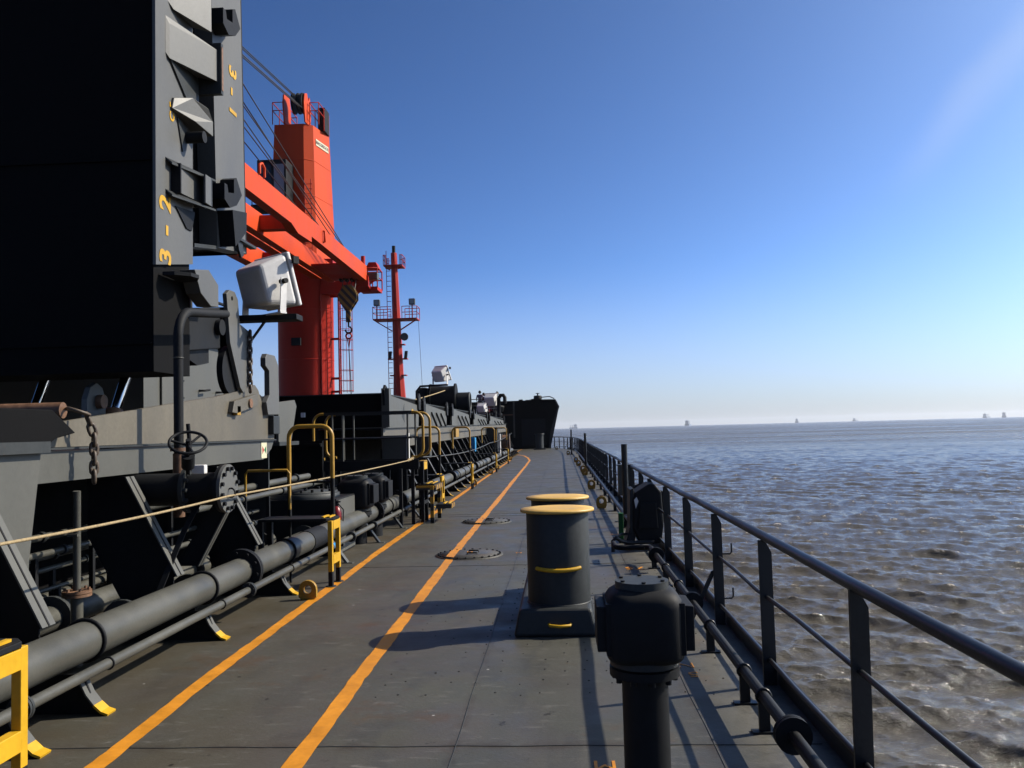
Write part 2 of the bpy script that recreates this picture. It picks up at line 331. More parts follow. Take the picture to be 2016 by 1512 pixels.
def tag(o, label, cat, group=None, kind=None):
    if label: o['label'] = label
    if cat: o['category'] = cat
    if group: o['group'] = group
    if kind: o['kind'] = kind
    return o
def thing(name, label, cat, loc=(0, 0, 0), group=None):
    o = bpy.data.objects.new(name, None); col.objects.link(o); o.location = loc; o.empty_display_size = 0.2
    return tag(o, label, cat, group)
def struct(o, label=None): o['kind'] = 'structure'; return o
def copy_tree(o, parent=None):
    c = o.copy(); col.objects.link(c); c.parent = parent
    for ch in list(o.children): copy_tree(ch, c)
    return c
def dup(root, loc, label, rz=0.0):
    c = copy_tree(root); c.location = loc; c.rotation_euler = (0, 0, rz); c['label'] = label; return c
def text(name, s, size, mtx, mat, parent, ext=0.002, bold=0.0, sp=0.0):
    cu = bpy.data.curves.new(name, 'FONT'); cu.body = s; cu.size = size; cu.extrude = ext; cu.offset = bold; cu.space_character = 1.0 + sp; cu.align_x = 'CENTER'; cu.align_y = 'CENTER'; cu.resolution_u = 4
    tmp = bpy.data.objects.new('tmp_text', cu); col.objects.link(tmp)
    me = bpy.data.meshes.new_from_object(tmp, depsgraph=bpy.context.evaluated_depsgraph_get()); me.name = name
    bpy.data.objects.remove(tmp); bpy.data.curves.remove(cu)
    me.materials.clear(); me.materials.append(MT[mat])
    o = bpy.data.objects.new(name, me); col.objects.link(o)
    off = Vector((0, 0, 0)); p = parent
    while p is not None: off += p.location; p = p.parent
    o.parent = parent; o.matrix_local = Matrix.Translation(-off) @ mtx; return o
def frame(x, y, z, at):
    m = Matrix.Identity(4)
    for i, a in enumerate((x, y, z)):
        for j in range(3): m[j][i] = a[j]
    return Matrix.Translation(at) @ m
def arc(c, r, a0, a1, ux, uy, n=6):
    c, ux, uy = Vector(c), Vector(ux), Vector(uy)
    return [c + ux * r * math.cos(a0 + (a1 - a0) * i / n) + uy * r * math.sin(a0 + (a1 - a0) * i / n) for i in range(n + 1)]
def loop_path(a, b, h, r, up=(0, 0, 1)):  # inverted U from foot a to foot b rising h, corner radius r
    a, b, up = Vector(a), Vector(b), Vector(up); d = (b - a).normalized(); w = (b - a).length
    return [a] + arc(a + up * (h - r) + d * r, r, math.pi, math.pi / 2, d, up) + arc(b + up * (h - r) - d * r, r, math.pi / 2, 0, d, up) + [b]
def flange(mb, c, axis, r, t, n=20):
    c = Vector(c); a = Vector(axis).normalized(); mb.cyl(c - a * t / 2, c + a * t / 2, r, n); return mb
def bolts(mb, c, axis, r, count, br, h, n=6):
    c = Vector(c); d = Vector(axis).normalized(); u = d.orthogonal().normalized(); w = d.cross(u)
    for i in range(count):
        p = c + (u * math.cos(2 * math.pi * (i + .5) / count) + w * math.sin(2 * math.pi * (i + .5) / count)) * r
        mb.cyl(p - d * h * .1, p + d * h, br, n)
    return mb
def chain_mb(path_pts, link, wire):
    mb = MB(); P = [Vector(p) for p in path_pts]
    for i in range(len(P) - 1):
        a, b = P[i], P[i + 1]; d = (b - a); n = max(1, int(d.length / (link * 1.05))); d.normalize()
        u = d.orthogonal().normalized(); w = d.cross(u)
        for k in range(n):
            c = a + (b - a) * ((k + .5) / n); side = u if k % 2 else w
            L = link; hw = link * .36; path = []
            for j in range(12):
                t = 2 * math.pi * j / 12
                path.append(c + side * hw * math.cos(t) + d * (L * .45 * math.sin(t) + (L * .3 if math.sin(t) > 0.01 else (-L * .3 if math.sin(t) < -.01 else 0))))
            mb.tube(path, wire, 5, True)
    return mb

# ================================================================== SEA
WATER = -5.0
def build_sea():
    az = np.concatenate([np.arange(-180, -14, 4.0), np.arange(-14, -2, 0.5), np.arange(-2, 42, 0.085), np.arange(42, 60, 0.5), np.arange(60, 180.1, 4.0)])
    h = EYE - WATER
    v = np.concatenate([np.concatenate([np.linspace(560, 240, 300), np.linspace(240, 70, 300)[1:], np.linspace(70, 6, 240)[1:]]), np.geomspace(6, 0.62, 60)[1:]])
    r = 851.0 * h / v
    A, Rr = np.meshgrid(np.radians(az), r)
    X = Rr * np.sin(A); Y = Rr * np.cos(A); Z = np.zeros_like(X)
    dr = np.gradient(r)[:, None] * np.ones_like(A); da = Rr * np.radians(np.gradient(az))[None, :]
    cell = np.maximum(dr * 0.8, da)
    DX = np.zeros_like(X); DY = np.zeros_like(X); S = np.zeros_like(X)
    wind = R(248)   # waves run from ahead to starboard quarter
    n = 150
    lam = np.exp(rng.uniform(np.log(0.3), np.log(6.5), n))
    th = wind + rng.normal(0, 0.42, n) * np.where(lam < 1.0, 1.5, 1.0)
    for L_, t in zip(lam, th):
        k = 2 * np.pi / L_; a = 0.0066 * L_ ** 0.94 * (1.0 if L_ < 2.2 else (2.2 / L_) ** 1.1) * rng.uniform(.6, 1.3)
        fade = np.clip((L_ / da - 2.0) / 1.5, 0, 1) * np.clip((L_ / dr - 0.12) / 0.5, 0, 1)
        ph = k * (X * np.cos(t) + Y * np.sin(t)) + rng.uniform(0, 6.28)
        c, s_ = np.cos(ph), np.sin(ph)
        Z += a * c * fade; q = 0.8
        DX -= q * a * np.cos(t) * s_ * fade; DY -= q * a * np.sin(t) * s_ * fade
        S += a * k * c * fade
    Z = 0.33 * np.tanh(Z / 0.33)
    X2, Y2 = X + DX, Y + DY
    co = np.stack([X2, Y2, Z + WATER], -1).reshape(-1, 3)
    nr, na = X.shape
    i = np.arange(nr - 1)[:, None] * na + np.arange(na - 1)[None, :]
    f = np.stack([i, i + 1, i + na + 1, i + na], -1).reshape(-1, 4)[:, ::-1]
    me = bpy.data.meshes.new('sea'); me.vertices.add(len(co)); me.vertices.foreach_set('co', co.ravel())
    me.loops.add(f.size); me.loops.foreach_set('vertex_index', f.ravel().astype(np.int32))
    me.polygons.add(len(f)); me.polygons.foreach_set('loop_start', np.arange(len(f), dtype=np.int32) * 4); me.polygons.foreach_set('loop_total', np.full(len(f), 4, dtype=np.int32))
    me.polygons.foreach_set('use_smooth', np.ones(len(f), dtype=bool)); me.update(calc_edges=True)
    hi = np.percentile(S[(Rr < 80)], 97.6)
    foam = np.clip((S - hi) / (hi * .45), 0, 1)
    at = me.attributes.new('foam', 'FLOAT', 'POINT'); at.data.foreach_set('value', foam.ravel().astype(np.float32))
    co_ = np.clip((cell - 0.3) / 5.0, 0, 1) ** 0.8 * 0.95
    at = me.attributes.new('coarse', 'FLOAT', 'POINT'); at.data.foreach_set('value', co_.ravel().astype(np.float32))
    me.materials.append(MT['sea'])
    o = bpy.data.objects.new('sea', me); col.objects.link(o); o['kind'] = 'structure'; o['label'] = 'choppy brown sea running out to the horizon'
build_sea()

# ================================================================== HULL AND DECK
EDGE = [(1.42, -12), (1.42, 52), (1.38, 60), (1.15, 66), (0.6, 71), (-0.3, 75), (-1.6, 79), (-3.4, 84), (-6.5, 91), (-10, 97), (-15.3, 101)]
CL = -15.3
port = [(2 * CL - x, y) for x, y in EDGE[::-1]]
outline = EDGE + port[1:]
mb = MB(); n = len(outline)
mb.add([(x, y, 0) for x, y in outline], [tuple(range(n))])
deck = struct(mb.build('deck', 'deck')); deck['label'] = 'grey painted steel main deck'
mb = MB()
vs = [(x, y, -0.004) for x, y in outline] + [(CL + (x - CL) * .985, y - (0 if y < 70 else (y - 70) * .12), WATER - 1.5) for x, y in outline]
mb.add(vs, [(i, i + 1, n + i + 1, n + i) for i in range(n - 1)])
hull = struct(mb.build('hull', 'shipgrey')); hull['label'] = 'steel hull side of the ship below the deck edge'
# deck edge gutter bar
mb = MB()
P = [(x - .035, y) for x, y in EDGE if y < 73]
mb.flat([(x, y, 0.06) for x, y in P], 0.12, 0.014, (0, 0, 1))
o = mb.build('gutter_bar', 'rail'); tag(o, 'low dark steel gutter bar along the deck edge below the railing', 'gutter bar')
# weld seams (raised beads, part of the deck)
for y in (4.72, 10.9, 17.1, 17.5, 23.2, 29.4, 35.6):
    w = MB().tube([(-2.9 + 4.25 * i / 24, y + 0.006 * math.sin(i * 1.7 + y), 0.0) for i in range(25)], 0.0045, 5)
    w.build('weld_seam', 'deckgrey', deck)
for x, ya, yb in ((-0.62, 2.5, 40), (0.78, 2.5, 40)):
    w = MB().tube([(x + 0.004 * math.sin(i * 2.1), ya + (yb - ya) * i / 60, 0.0) for i in range(61)], 0.0035, 5)
    w.build('weld_seam', 'deckgrey', deck)
# painted walkway lines
def stripe_mb(path, w, z=0.004):
    mb = MB(); P = []
    for (xa, ya), (xb, yb) in zip(path, path[1:]):
        n_ = max(2, int(math.hypot(xb - xa, yb - ya) / (.07 if ya < 14 else .3)))
        P += [Vector((xa + (xb - xa) * i / n_, ya + (yb - ya) * i / n_, z)) for i in range(n_)]
    P.append(Vector((*path[-1], z))); vs = []; l = r = 0.0
    for i, p in enumerate(P):
        d = (P[min(i + 1, len(P) - 1)] - P[max(i - 1, 0)]).normalized(); nn = Vector((d.y, -d.x, 0))
        l = l * .8 + random.gauss(0, .0028); r = r * .8 + random.gauss(0, .0028)
        vs += [p - nn * (w / 2 + l), p + nn * (w / 2 + r)]
    return mb.add(vs, [(2 * i, 2 * i + 1, 2 * i + 3, 2 * i + 2) for i in range(len(P) - 1)])
o = stripe_mb([(-2.36, 1.5), (-2.56, 6), (-2.66, 12), (-2.7, 20), (-2.74, 30), (-2.78, 40), (-2.8, 47), (-3.05, 52), (-3.3, 56.5), (-3.32, 66), (-3.3, 73)], 0.105).build('walkway_line', 'line'); struct(o); o['label'] = 'orange walkway line beside the pipes'
o = stripe_mb([(-1.38, 1.5), (-1.46, 6), (-1.53, 12), (-1.56, 20), (-1.6, 30), (-1.64, 40), (-1.68, 46.5), (-1.95, 51), (-2.35, 55), (-2.9, 57.5)], 0.115).build('walkway_line', 'line'); struct(o); o['label'] = 'orange walkway line running over the manhole covers'
# stencilled frame marks (deck paint)
for s, x, y, rz, sz in (('5', 0.87, 6.03, 0, .17), ('N', 0.85, 6.26, 0, .17), ('75', 0.86, 10.5, 0, .26), ('M', 0.18, 4.45, 0, .17), ('4', 0.83, 13.8, 0, .3)):
    text('frame_mark', s, sz, Matrix.Translation((x, y, 0.003)) @ Matrix.Rotation(R(180 + rz), 4, 'Z'), 'line', deck, 0.0008)
for yy, xx in ((11.9, -1.3), (11.95, -0.62)):
    text('frame_mark', 'H', .13, Matrix.Translation((xx, yy, 0.003 if xx > -1 else 0.034)), 'line', deck, 0.0008)
# old weld studs around the bollard foot
mb = MB()
for ix in range(16):
    for iy in range(22):
        x = -1.25 + ix * 0.155; y = 5.6 + iy * 0.26 + (ix % 2) * .06
        if random.random() < .3 or (-.46 < x < .3 and 7.05 < y < 9.6): continue
        if x < -1.15 + 0.02 * iy and random.random() < .5: continue
        x += random.uniform(-.02, .02); y += random.uniform(-.03, .03); s = random.uniform(.006, .011)
        mb.cyl((x, y, 0), (x, y, 0.004), s, 6, s * .6)
o = mb.build('weld_studs', 'black', deck); o['kind'] = 'stuff'

# ================================================================== RAILING
RX = 1.335; TOP = 0.965
def rail_x(y):
    for (xa, ya), (xb, yb) in zip(EDGE, EDGE[1:]):
        if ya <= y <= yb: return xa + (xb - xa) * (y - ya) / (yb - ya) - 0.085
    return RX
rl = thing('safety_railing', 'dark steel safety railing with three courses along the deck edge', 'railing', (RX, 4, 0))
ys = [-3 + 0.9 * i for i in range(int(82 / 0.9))]
pathf = lambda z: [(rail_x(y) + random.gauss(0, .0035), y, z + random.gauss(0, .0035)) for y in ys if y < 78]
MB().tube(pathf(TOP), 0.031, 12).build('top_rail', 'rail', rl)
MB().tube(pathf(0.575), 0.014, 8).build('middle_rail', 'rail', rl)
MB().tube(pathf(0.165), 0.014, 8).build('lower_rail', 'rail', rl)
y = 0.55; k = 0
def post_mesh(x, y, o0=0.0):
    pts = [(x - .045, 0.0), (x + .04, 0.0), (x + .04, TOP - .1), (x - .002, TOP - .02), (x - .045, TOP - .02)]
    return MB().prism(pts, 'y', y - .009, y + .009)
while y < 77:
    x = rail_x(y); post_mesh(x, y).xform(Matrix.Translation((x, y, 0)) @ Matrix.Rotation(random.gauss(0, .008), 4, 'Y') @ Matrix.Rotation(random.gauss(0, .03), 4, 'Z') @ Matrix.Translation((-x, -y, 0))).build('post', 'rail', rl)
    if k % 4 == 0 and y > 5:
        MB().flat([(x - .26, y + .03, 0.0), (x - .035, y + .03, 0.46)], 0.06, 0.012, (1, 0, .5)).build('brace', 'rail', rl)
    if k % 4 == 0 and 3 < y < 14:
        for z in (.22, .60):
            MB().tube([(x + .04, y, z), (x + .10, y, z), (x + .115, y, z + .015), (x + .115, y, z + .09)], 0.008, 6).build('hook', 'rail', rl)
    y += 1.74; k += 1
# deck edge pipe
pt = thing('deck_edge_pipe', 'thin dark pipe with round flanges running just inside the railing', 'pipe', (1.09, 4, 0))
path = [(1.09, 0.5, .2), (1.09, 10.75, .2)] + arc((0.99, 10.75, .2), .1, 0, math.pi / 2, (1, 0, 0), (0, 1, 0)) + [(0.76, 10.85, .2)] + arc((0.76, 10.95, .2), .1, -math.pi / 2, -math.pi, (1, 0, 0), (0, 1, 0)) + [(0.66, 11.3, .2)]
MB().tube(path, 0.032, 12).build('pipe', 'black', pt)
for y in (1.8, 4.3, 7.45, 10.2):
    f = MB(); flange(f, (1.09, y - .014, .2), (0, 1, 0), .09, .022); flange(f, (1.09, y + .014, .2), (0, 1, 0), .09, .022); bolts(f, (1.09, y + .025, .2), (0, 1, 0), .07, 6, .008, .012); f.build('flange', 'black', pt)
for y in (2.6, 3.6, 4.9, 5.4, 6.6, 8.3, 9.3, 10.45):
    b = MB(); b.box(1.06, 1.12, y - .012, y + .012, 0, .17); b.torus((1.09, y, .2), (0, 1, 0), .04, .008, 14, 6); b.box(1.02, 1.16, y - .03, y + .03, 0, .012); b.build('bracket', 'rail', pt)
pt2 = thing('deck_edge_pipe', 'far length of thin pipe along the railing beyond the hooded fitting', 'pipe', (1.06, 13, 0))
MB().tube([(1.08, 12.9, .2), (1.08, 50, .2), (1.0, 60, .2)], 0.036, 10).build('pipe', 'rail', pt2)
for i in range(19):
    y = 13.6 + i * 2.0; MB().box(1.05, 1.11, y - .012, y + .012, 0, .17).box(.95, 1.13, y - .035, y + .035, 0, .012).build('bracket', 'rail', pt2)
# tall sockets standing at the rail
for x, y, z, r, lab in ((1.09, 14.7, 1.42, .052, 'nearest tall round dark pole standing inside the railing, right of the bollard'), (0.98, 33.5, 1.5, .05, 'middle tall dark pole at the railing, further forward'), (0.72, 55, 1.62, .05, 'farthest tall dark pole by the railing near the bow')):
    t = thing('rail_pole', lab, 'pole', (x, y, 0), 'tall poles along the railing')
    MB().cyl((x, y, 0), (x, y, z), r, 16).build('pole', 'rail', t)
    MB().box(x - .1, x + .1, y - .1, y + .1, 0, .014).build('base_plate', 'rail', t)
    MB().flat([(x, y + .02, .62), (x + .24, y + .02, .72)], .05, .01, (0, 0, 1)).build('stay', 'rail', t)
    for a in (0, 90, 180):
        MB().prism([(.04, 0), (.12, 0), (.04, .22)], 'y', -.006, .006).xform(Matrix.Translation((x, y, .01)) @ Matrix.Rotation(R(a + 45), 4, 'Z')).build('gusset', 'rail', t)
# lashing eyes on the railing side
def pad_eye(mb, x, y, w=.17, h=.2, t=.03, ax='x'):
    # plate with a hole, standing on deck; plate normal = ax
    r = w / 2; cz = h - r; n = 18; outer = []; inner = []
    for i in range(n):
        a = 2 * math.pi * i / n; c, s_ = math.cos(a), math.sin(a)
        inner.append((c * r * .45, cz + s_ * r * .45))
        if s_ >= 0: outer.append((c * r, cz + s_ * r))
        else:
            k_ = min(r / abs(c) if abs(c) > 1e-6 else 9e9, cz / abs(s_)); outer.append((c * k_, cz + s_ * k_))
    vs = []
    for d in (-t / 2, t / 2):
        for q in (outer, inner):
            vs += [((x + d, y + u, z) if ax == 'x' else (x + u, y + d, z)) for u, z in q]
    fs = []
    for i in range(n):
        j = (i + 1) % n
        fs += [(i, j, n + j, n + i), (2 * n + i, 3 * n + i, 3 * n + j, 2 * n + j), (i, 2 * n + i, 2 * n + j, j), (n + i, n + j, 3 * n + j, 3 * n + i)]
    return mb.add(vs, fs)
eyes = [(.84, 18.3), (.84, 24), (.86, 31.0), (.86, 33.2), (.8, 38.8), (.76, 42.8), (.5, 55), (-.3, 69)]
ords = ['nearest', 'second', 'third', 'fourth', 'fifth', 'sixth', 'seventh', 'farthest']
for (x, y), od in zip(eyes, ords):
    o = pad_eye(MB(), x, y, .22, .26, .035, 'y').build('lashing_eye', 'oyellow', base=(x, y, 0), bevel=.003)
    tag(o, f'{od} rusty yellow lashing eye on the deck along the railing', 'lashing eye', 'lashing eyes along the railing')
# hooded fitting at the rail
t = thing('hooded_floodlight', 'dark hooded floodlight folded down on a tube stand against the railing', 'floodlight', (1.1, 12.2, 0))
MB().prism([(0.97, .30), (1.06, .10), (1.36, .10), (1.40, .35), (1.38, .80), (1.30, .90), (1.22, .92), (1.02, .80), (0.98, .70)], 'y', 11.95, 12.5).build('housing', 'black', t, .025)
MB().prism([(1.04, .30), (1.32, .30), (1.30, .66), (1.08, .66)], 'y', 11.925, 11.955).build('rear_hatch', 'black', t, .01)
MB().prism([(.93, .25), (.97, .2), (1.0, .72), (1.0, .86), (.95, .84)], 'y', 11.98, 12.48).build('lens_frame', 'deckgrey', t, .008)
MB().add([(1.0, 11.945, .70), (1.035, 11.945, .74), (1.06, 11.945, .68), (1.02, 11.945, .58)], [(0, 1, 2, 3)]).build('reflector', 'white', t)
MB().box(1.395, 1.425, 12.1, 12.3, .38, .80).box(1.40, 1.44, 12.1, 12.3, .36, .42).build('hinge_bar', 'black', t, .006)
MB().prism([(.86, .05), (.99, .05), (1.02, .30), (.93, .32)], 'y', 12.0, 12.45).build('foot', 'deckgrey', t, .01)
MB().tube([(.68, 11.75, .02), (.68, 11.75, .17), (.72, 11.75, .21), (.80, 11.85, .15), (.9, 11.9, .12), (1.25, 11.92, .12)], .028, 10).build('stand_tube', 'rail', t)
MB().tube([(.70, 11.78, .2), (.82, 12.05, .22), (.95, 12.1, .22)], .018, 8).build('stand_arm', 'pipe', t)
o = MB().box(.83, .90, 12.75, 12.83, .0, .44).build('green_post', 'green', base=(.865, 12.79, 0), bevel=.006); tag(o, 'short dark green post behind the hooded floodlight', 'post')
t = thing('grey_box', 'grey steel box hanging on the outside of the railing by the nearest tall pole', 'box', (1.2, 16.4, .5))
MB().box(1.08, 1.34, 16.3, 16.46, .42, .98).build('box', 'pipe', t, .012); MB().box(1.06, 1.36, 16.28, 16.48, .98, 1.0).build('lid', 'pipe', t)
MB().box(1.16, 1.22, 16.28, 16.3, .66, .72).build('latch', 'black', t)
# ================================================================== BOLLARD, VENT, MANHOLES
BX = -0.045
t = thing('twin_bollard', 'twin dark mooring bollard with pale yellow round caps standing on the deck', 'bollard', (BX, 7.9, 0))
def frust(x0, x1, y0, y1, z0, z1, tx, ty):
    return [(x0, y0, z0), (x1, y0, z0), (x1, y1, z0), (x0, y1, z0), (x0 + tx, y0 + ty, z1), (x1 - tx, y0 + ty, z1), (x1 - tx, y1 - ty, z1), (x0 + tx, y1 - ty, z1)]
MB().hexa(frust(BX - .385, BX + .315, 7.12, 9.35, 0, .225, .05, .03)).build('base', 'deckgrey', t, .03, seg=3)
for i, y in enumerate((7.52, 8.83)):
    MB().lathe([(.272, .21), (.272, .98), (.265, 1.0)], (BX, y), 48).build('post', 'deckgrey', t)
    MB().lathe([(.29, .995), (.322, .998), (.324, 1.012), (.318, 1.022), (.2, 1.026), (.02, 1.028)], (BX, y), 48).build('cap', 'paleyel', t)
    MB().torus((BX, y, .225), (0, 0, 1), .274, .01, 40, 6).build('weld_bead', 'deckgrey', t)
a = [(BX + .278 * math.sin(q), 7.52 - .285 * math.cos(q) - .012, .545 - .02 * math.cos(q * 1.6)) for q in [R(-42 + 7 * i) for i in range(13)]]
MB().tube(a, .017, 8).build('rope_horn', 'yellow', t)
MB().tube([(BX - .09, 7.135, .105), (BX - .085, 7.10, .10), (BX, 7.085, .095), (BX + .085, 7.10, .10), (BX + .09, 7.135, .105)], .012, 8).build('handle', 'yellow', t)

VX, VY = 0.335, 3.42
def rounded_box(cx, cy, z0, z1, hx, hy, rad, n=4, e=4.5):
    prof = []; mb = MB(); N = 48
    zs = []
    for i in range(n + 1): a_ = math.pi / 2 * i / n; zs.append((z0 + rad * (1 - math.cos(a_)), -rad * (1 - math.sin(a_)) * .9))
    zs = [(z0 + rad * .5 * (1 - math.cos(math.pi / 2 * i / n)), -rad * .5 * (1 - math.sin(math.pi / 2 * i / n))) for i in range(n + 1)]
    zs += [(z1 - rad * (1 - math.sin(math.pi / 2 * i / n)), -rad * (1 - math.cos(math.pi / 2 * i / n))) for i in range(n + 1)]
    vs = []
    for z, ins in zs:
        for i in range(N):
            a_ = 2 * math.pi * i / N; c, s_ = math.cos(a_), math.sin(a_)
            k_ = (abs(c) ** e + abs(s_) ** e) ** (-1 / e)
            vs.append((cx + c * k_ * (hx + ins), cy + s_ * k_ * (hy + ins), z))
    m = len(zs); fs = [(j * N + i, j * N + (i + 1) % N, (j + 1) * N + (i + 1) % N, (j + 1) * N + i) for j in range(m - 1) for i in range(N)]
    mb.add(vs, fs, True); mb.add(vs[-N:], [tuple(range(N))]); mb.add(vs[:N], [tuple(range(N - 1, -1, -1))]); return mb
def air_vent(name, x, y, s, label, pz, boxes='x', mat='black'):
    t = thing(name, label, 'air vent', (x, y, 0))
    MB().cyl((x, y, 0), (x, y, pz - .02 * s), .099 * s, 28).build('pipe', mat, t)
    f = MB(); flange(f, (x, y, pz - .02 * s), (0, 0, 1), .15 * s, .035 * s, 32); bolts(f, (x, y, pz - .04 * s), (0, 0, -1), .128 * s, 10, .013 * s, .02 * s); f.build('flange', mat, t)
    f = MB(); flange(f, (x, y, pz + .022 * s), (0, 0, 1), .147 * s, .03 * s, 32); bolts(f, (x, y, pz + .03 * s), (0, 0, 1), .126 * s, 10, .013 * s, .03 * s); f.build('flange', 'deckgrey', t)
    rounded_box(x, y, pz + .03 * s, pz + .335 * s, .165 * s, .165 * s, .075 * s).build('head', mat, t)
    c = MB().cyl((x, y, pz + .33 * s), (x, y, pz + .362 * s), .115 * s, 36); cv = c.build('cover_plate', 'deckgrey', t, .002)
    for k in range(6):
        a_ = R(30 + 60 * k); p = (x + .098 * s * math.cos(a_), y + .098 * s * math.sin(a_), pz + .36 * s)
        MB().cyl(p, (p[0], p[1], p[2] + .009 * s), .0095 * s, 6).build('bolt', mat, cv)
    for sg in (-1, 1):
        b = MB()
        if boxes == 'x':
            x0, x1 = sorted((x + sg * .155 * s, x + sg * .203 * s))
            b.prism([(x0, pz + .085 * s), (x1, pz + .085 * s), (x1, pz + .27 * s), (x0, pz + .275 * s)], 'y', y - .12 * s, y + .12 * s)
        else:
            y0, y1 = sorted((y + sg * .155 * s, y + sg * .203 * s))
            b.prism([(y0, pz + .085 * s), (y1, pz + .085 * s), (y1, pz + .27 * s), (y0, pz + .275 * s)], 'x', x - .12 * s, x + .12 * s)
        bo = b.build('screen_box', mat, t, .004 * s)
        if boxes == 'x':
            xx = x + sg * .135 * s; MB().box(min(xx, xx + sg * .03 * s), max(xx, xx + sg * .03 * s), y - .135 * s, y + .135 * s, pz + .07 * s, pz + .285 * s).build('box_flange', mat, bo, .003 * s)
    return t
air_vent('tank_air_vent', VX - .03, VY, 0.91, 'dark tank air vent head on a pipe in the right foreground', 0.785)

def manhole(x, y, lab):
    t = thing('manhole_cover', lab, 'manhole cover', (x, y, 0), 'flush deck manhole covers')
    MB().lathe([(.47, .0), (.465, .012), (.40, .014)], (x, y), 48).build('ring', 'deck', t)
    MB().lathe([(.415, .012), (.413, .02), (.1, .024), (.01, .024)], (x, y), 48).build('cover', 'deck', t)
    MB().torus((x, y, .012), (0, 0, 1), .425, .007, 48, 6).build('gasket_groove', 'under', t)
    for k in range(24):
        a_ = 2 * math.pi * k / 24; px, py = x + .428 * math.cos(a_), y + .428 * math.sin(a_)
        b = MB().cyl((px, py, .01), (px, py, .03), .016, 6); b.build('bolt', 'black', t)
    for d in (-.12, .12):
        MB().tube([(x - .07 + .05, y + d, .02), (x - .065 + .05, y + d, .045), (x + .115, y + d, .045), (x + .12, y + d, .02)], .011, 6).build('handle', 'black', t)
    # the orange walkway line is painted across the cover
    xl = -1.53 if y < 14 else -1.545; q = []
    for sg in (-1, 1):
        xx = xl + sg * .0575; hh = math.sqrt(max(.0001, .41 ** 2 - (xx - x) ** 2)); q.append((xx, hh))
    MB().add([(q[0][0], y - q[0][1], .0265), (q[1][0], y - q[1][1], .0265), (q[1][0], y + q[1][1], .0265), (q[0][0], y + q[0][1], .0265)], [(0, 1, 2, 3)]).build('painted_line', 'line', t)
manhole(-1.30, 11.85, 'nearer round bolted manhole cover crossed by the orange line')
manhole(-1.42, 16.05, 'farther round bolted manhole cover crossed by the orange line')

# ================================================================== PIPES ALONG THE WALKWAY
BPX, BPZ = -3.15, 0.41
bp = thing('ballast_pipe', 'thick grey flanged pipe running along the left of the walkway', 'pipe', (BPX, 4, 0))
joints = [8.25, 14.05, 16.2, 24.0, 30.5, 37.0, 44.0]
MB().cyl((BPX, 1.5, BPZ), (BPX, 55, BPZ), .125, 28).build('pipe', 'pipe', bp)
for y in joints:
    f = MB()
    for d in (-.02, .02): flange(f, (BPX, y + d, BPZ), (0, 1, 0), .21, .032, 32)
    bolts(f, (BPX, y - .036, BPZ), (0, -1, 0), .175, 10, .014, .025); bolts(f, (BPX, y + .036, BPZ), (0, 1, 0), .175, 10, .014, .025)
    f.build('flange', 'black', bp)
for y in (5.5, 7.35, 9.55, 15.2, 11.4, 19.0, 20.5, 22.1, 25.5, 27, 28.4, 32, 33.4, 35, 38.4, 40, 42, 45.5, 47, 49):
    MB().torus((BPX, y, BPZ), (0, 1, 0), .136, .013, 28, 6).build('clamp', 'black', bp)
MB().cyl((BPX, 10.35, BPZ), (BPX, 10.95, BPZ), .1335, 28).build('repair_sleeve', 'black', bp)
SPX, SPZ = -2.965, 0.275
sp = thing('drain_pipe', 'thin grey pipe fixed to the stay toes in front of the thick pipe', 'pipe', (SPX, 4, 0))
MB().cyl((SPX, 1.5, SPZ), (SPX, 50, SPZ), .034, 16).build('pipe', 'pipe', sp)
for y in (4.55, 7.95, 11.9, 13.3, 17.8, 26.2, 34):
    f = MB()
    for d in (-.012, .012): flange(f, (SPX, y + d, SPZ), (0, 1, 0), .07, .018, 20)
    bolts(f, (SPX, y - .02, SPZ), (0, -1, 0), .056, 6, .007, .012); f.build('flange', 'deckgrey', sp)
for y in (5.45, 7.3, 9.2, 15.9, 21.2, 24.3): MB().torus((SPX, y, SPZ), (0, 1, 0), .038, .007, 16, 6).build('clamp', 'black', sp)
MB().cyl((SPX, 10.9, SPZ), (SPX, 11.05, SPZ), .0355, 16).build('blue_band', 'blue', sp)
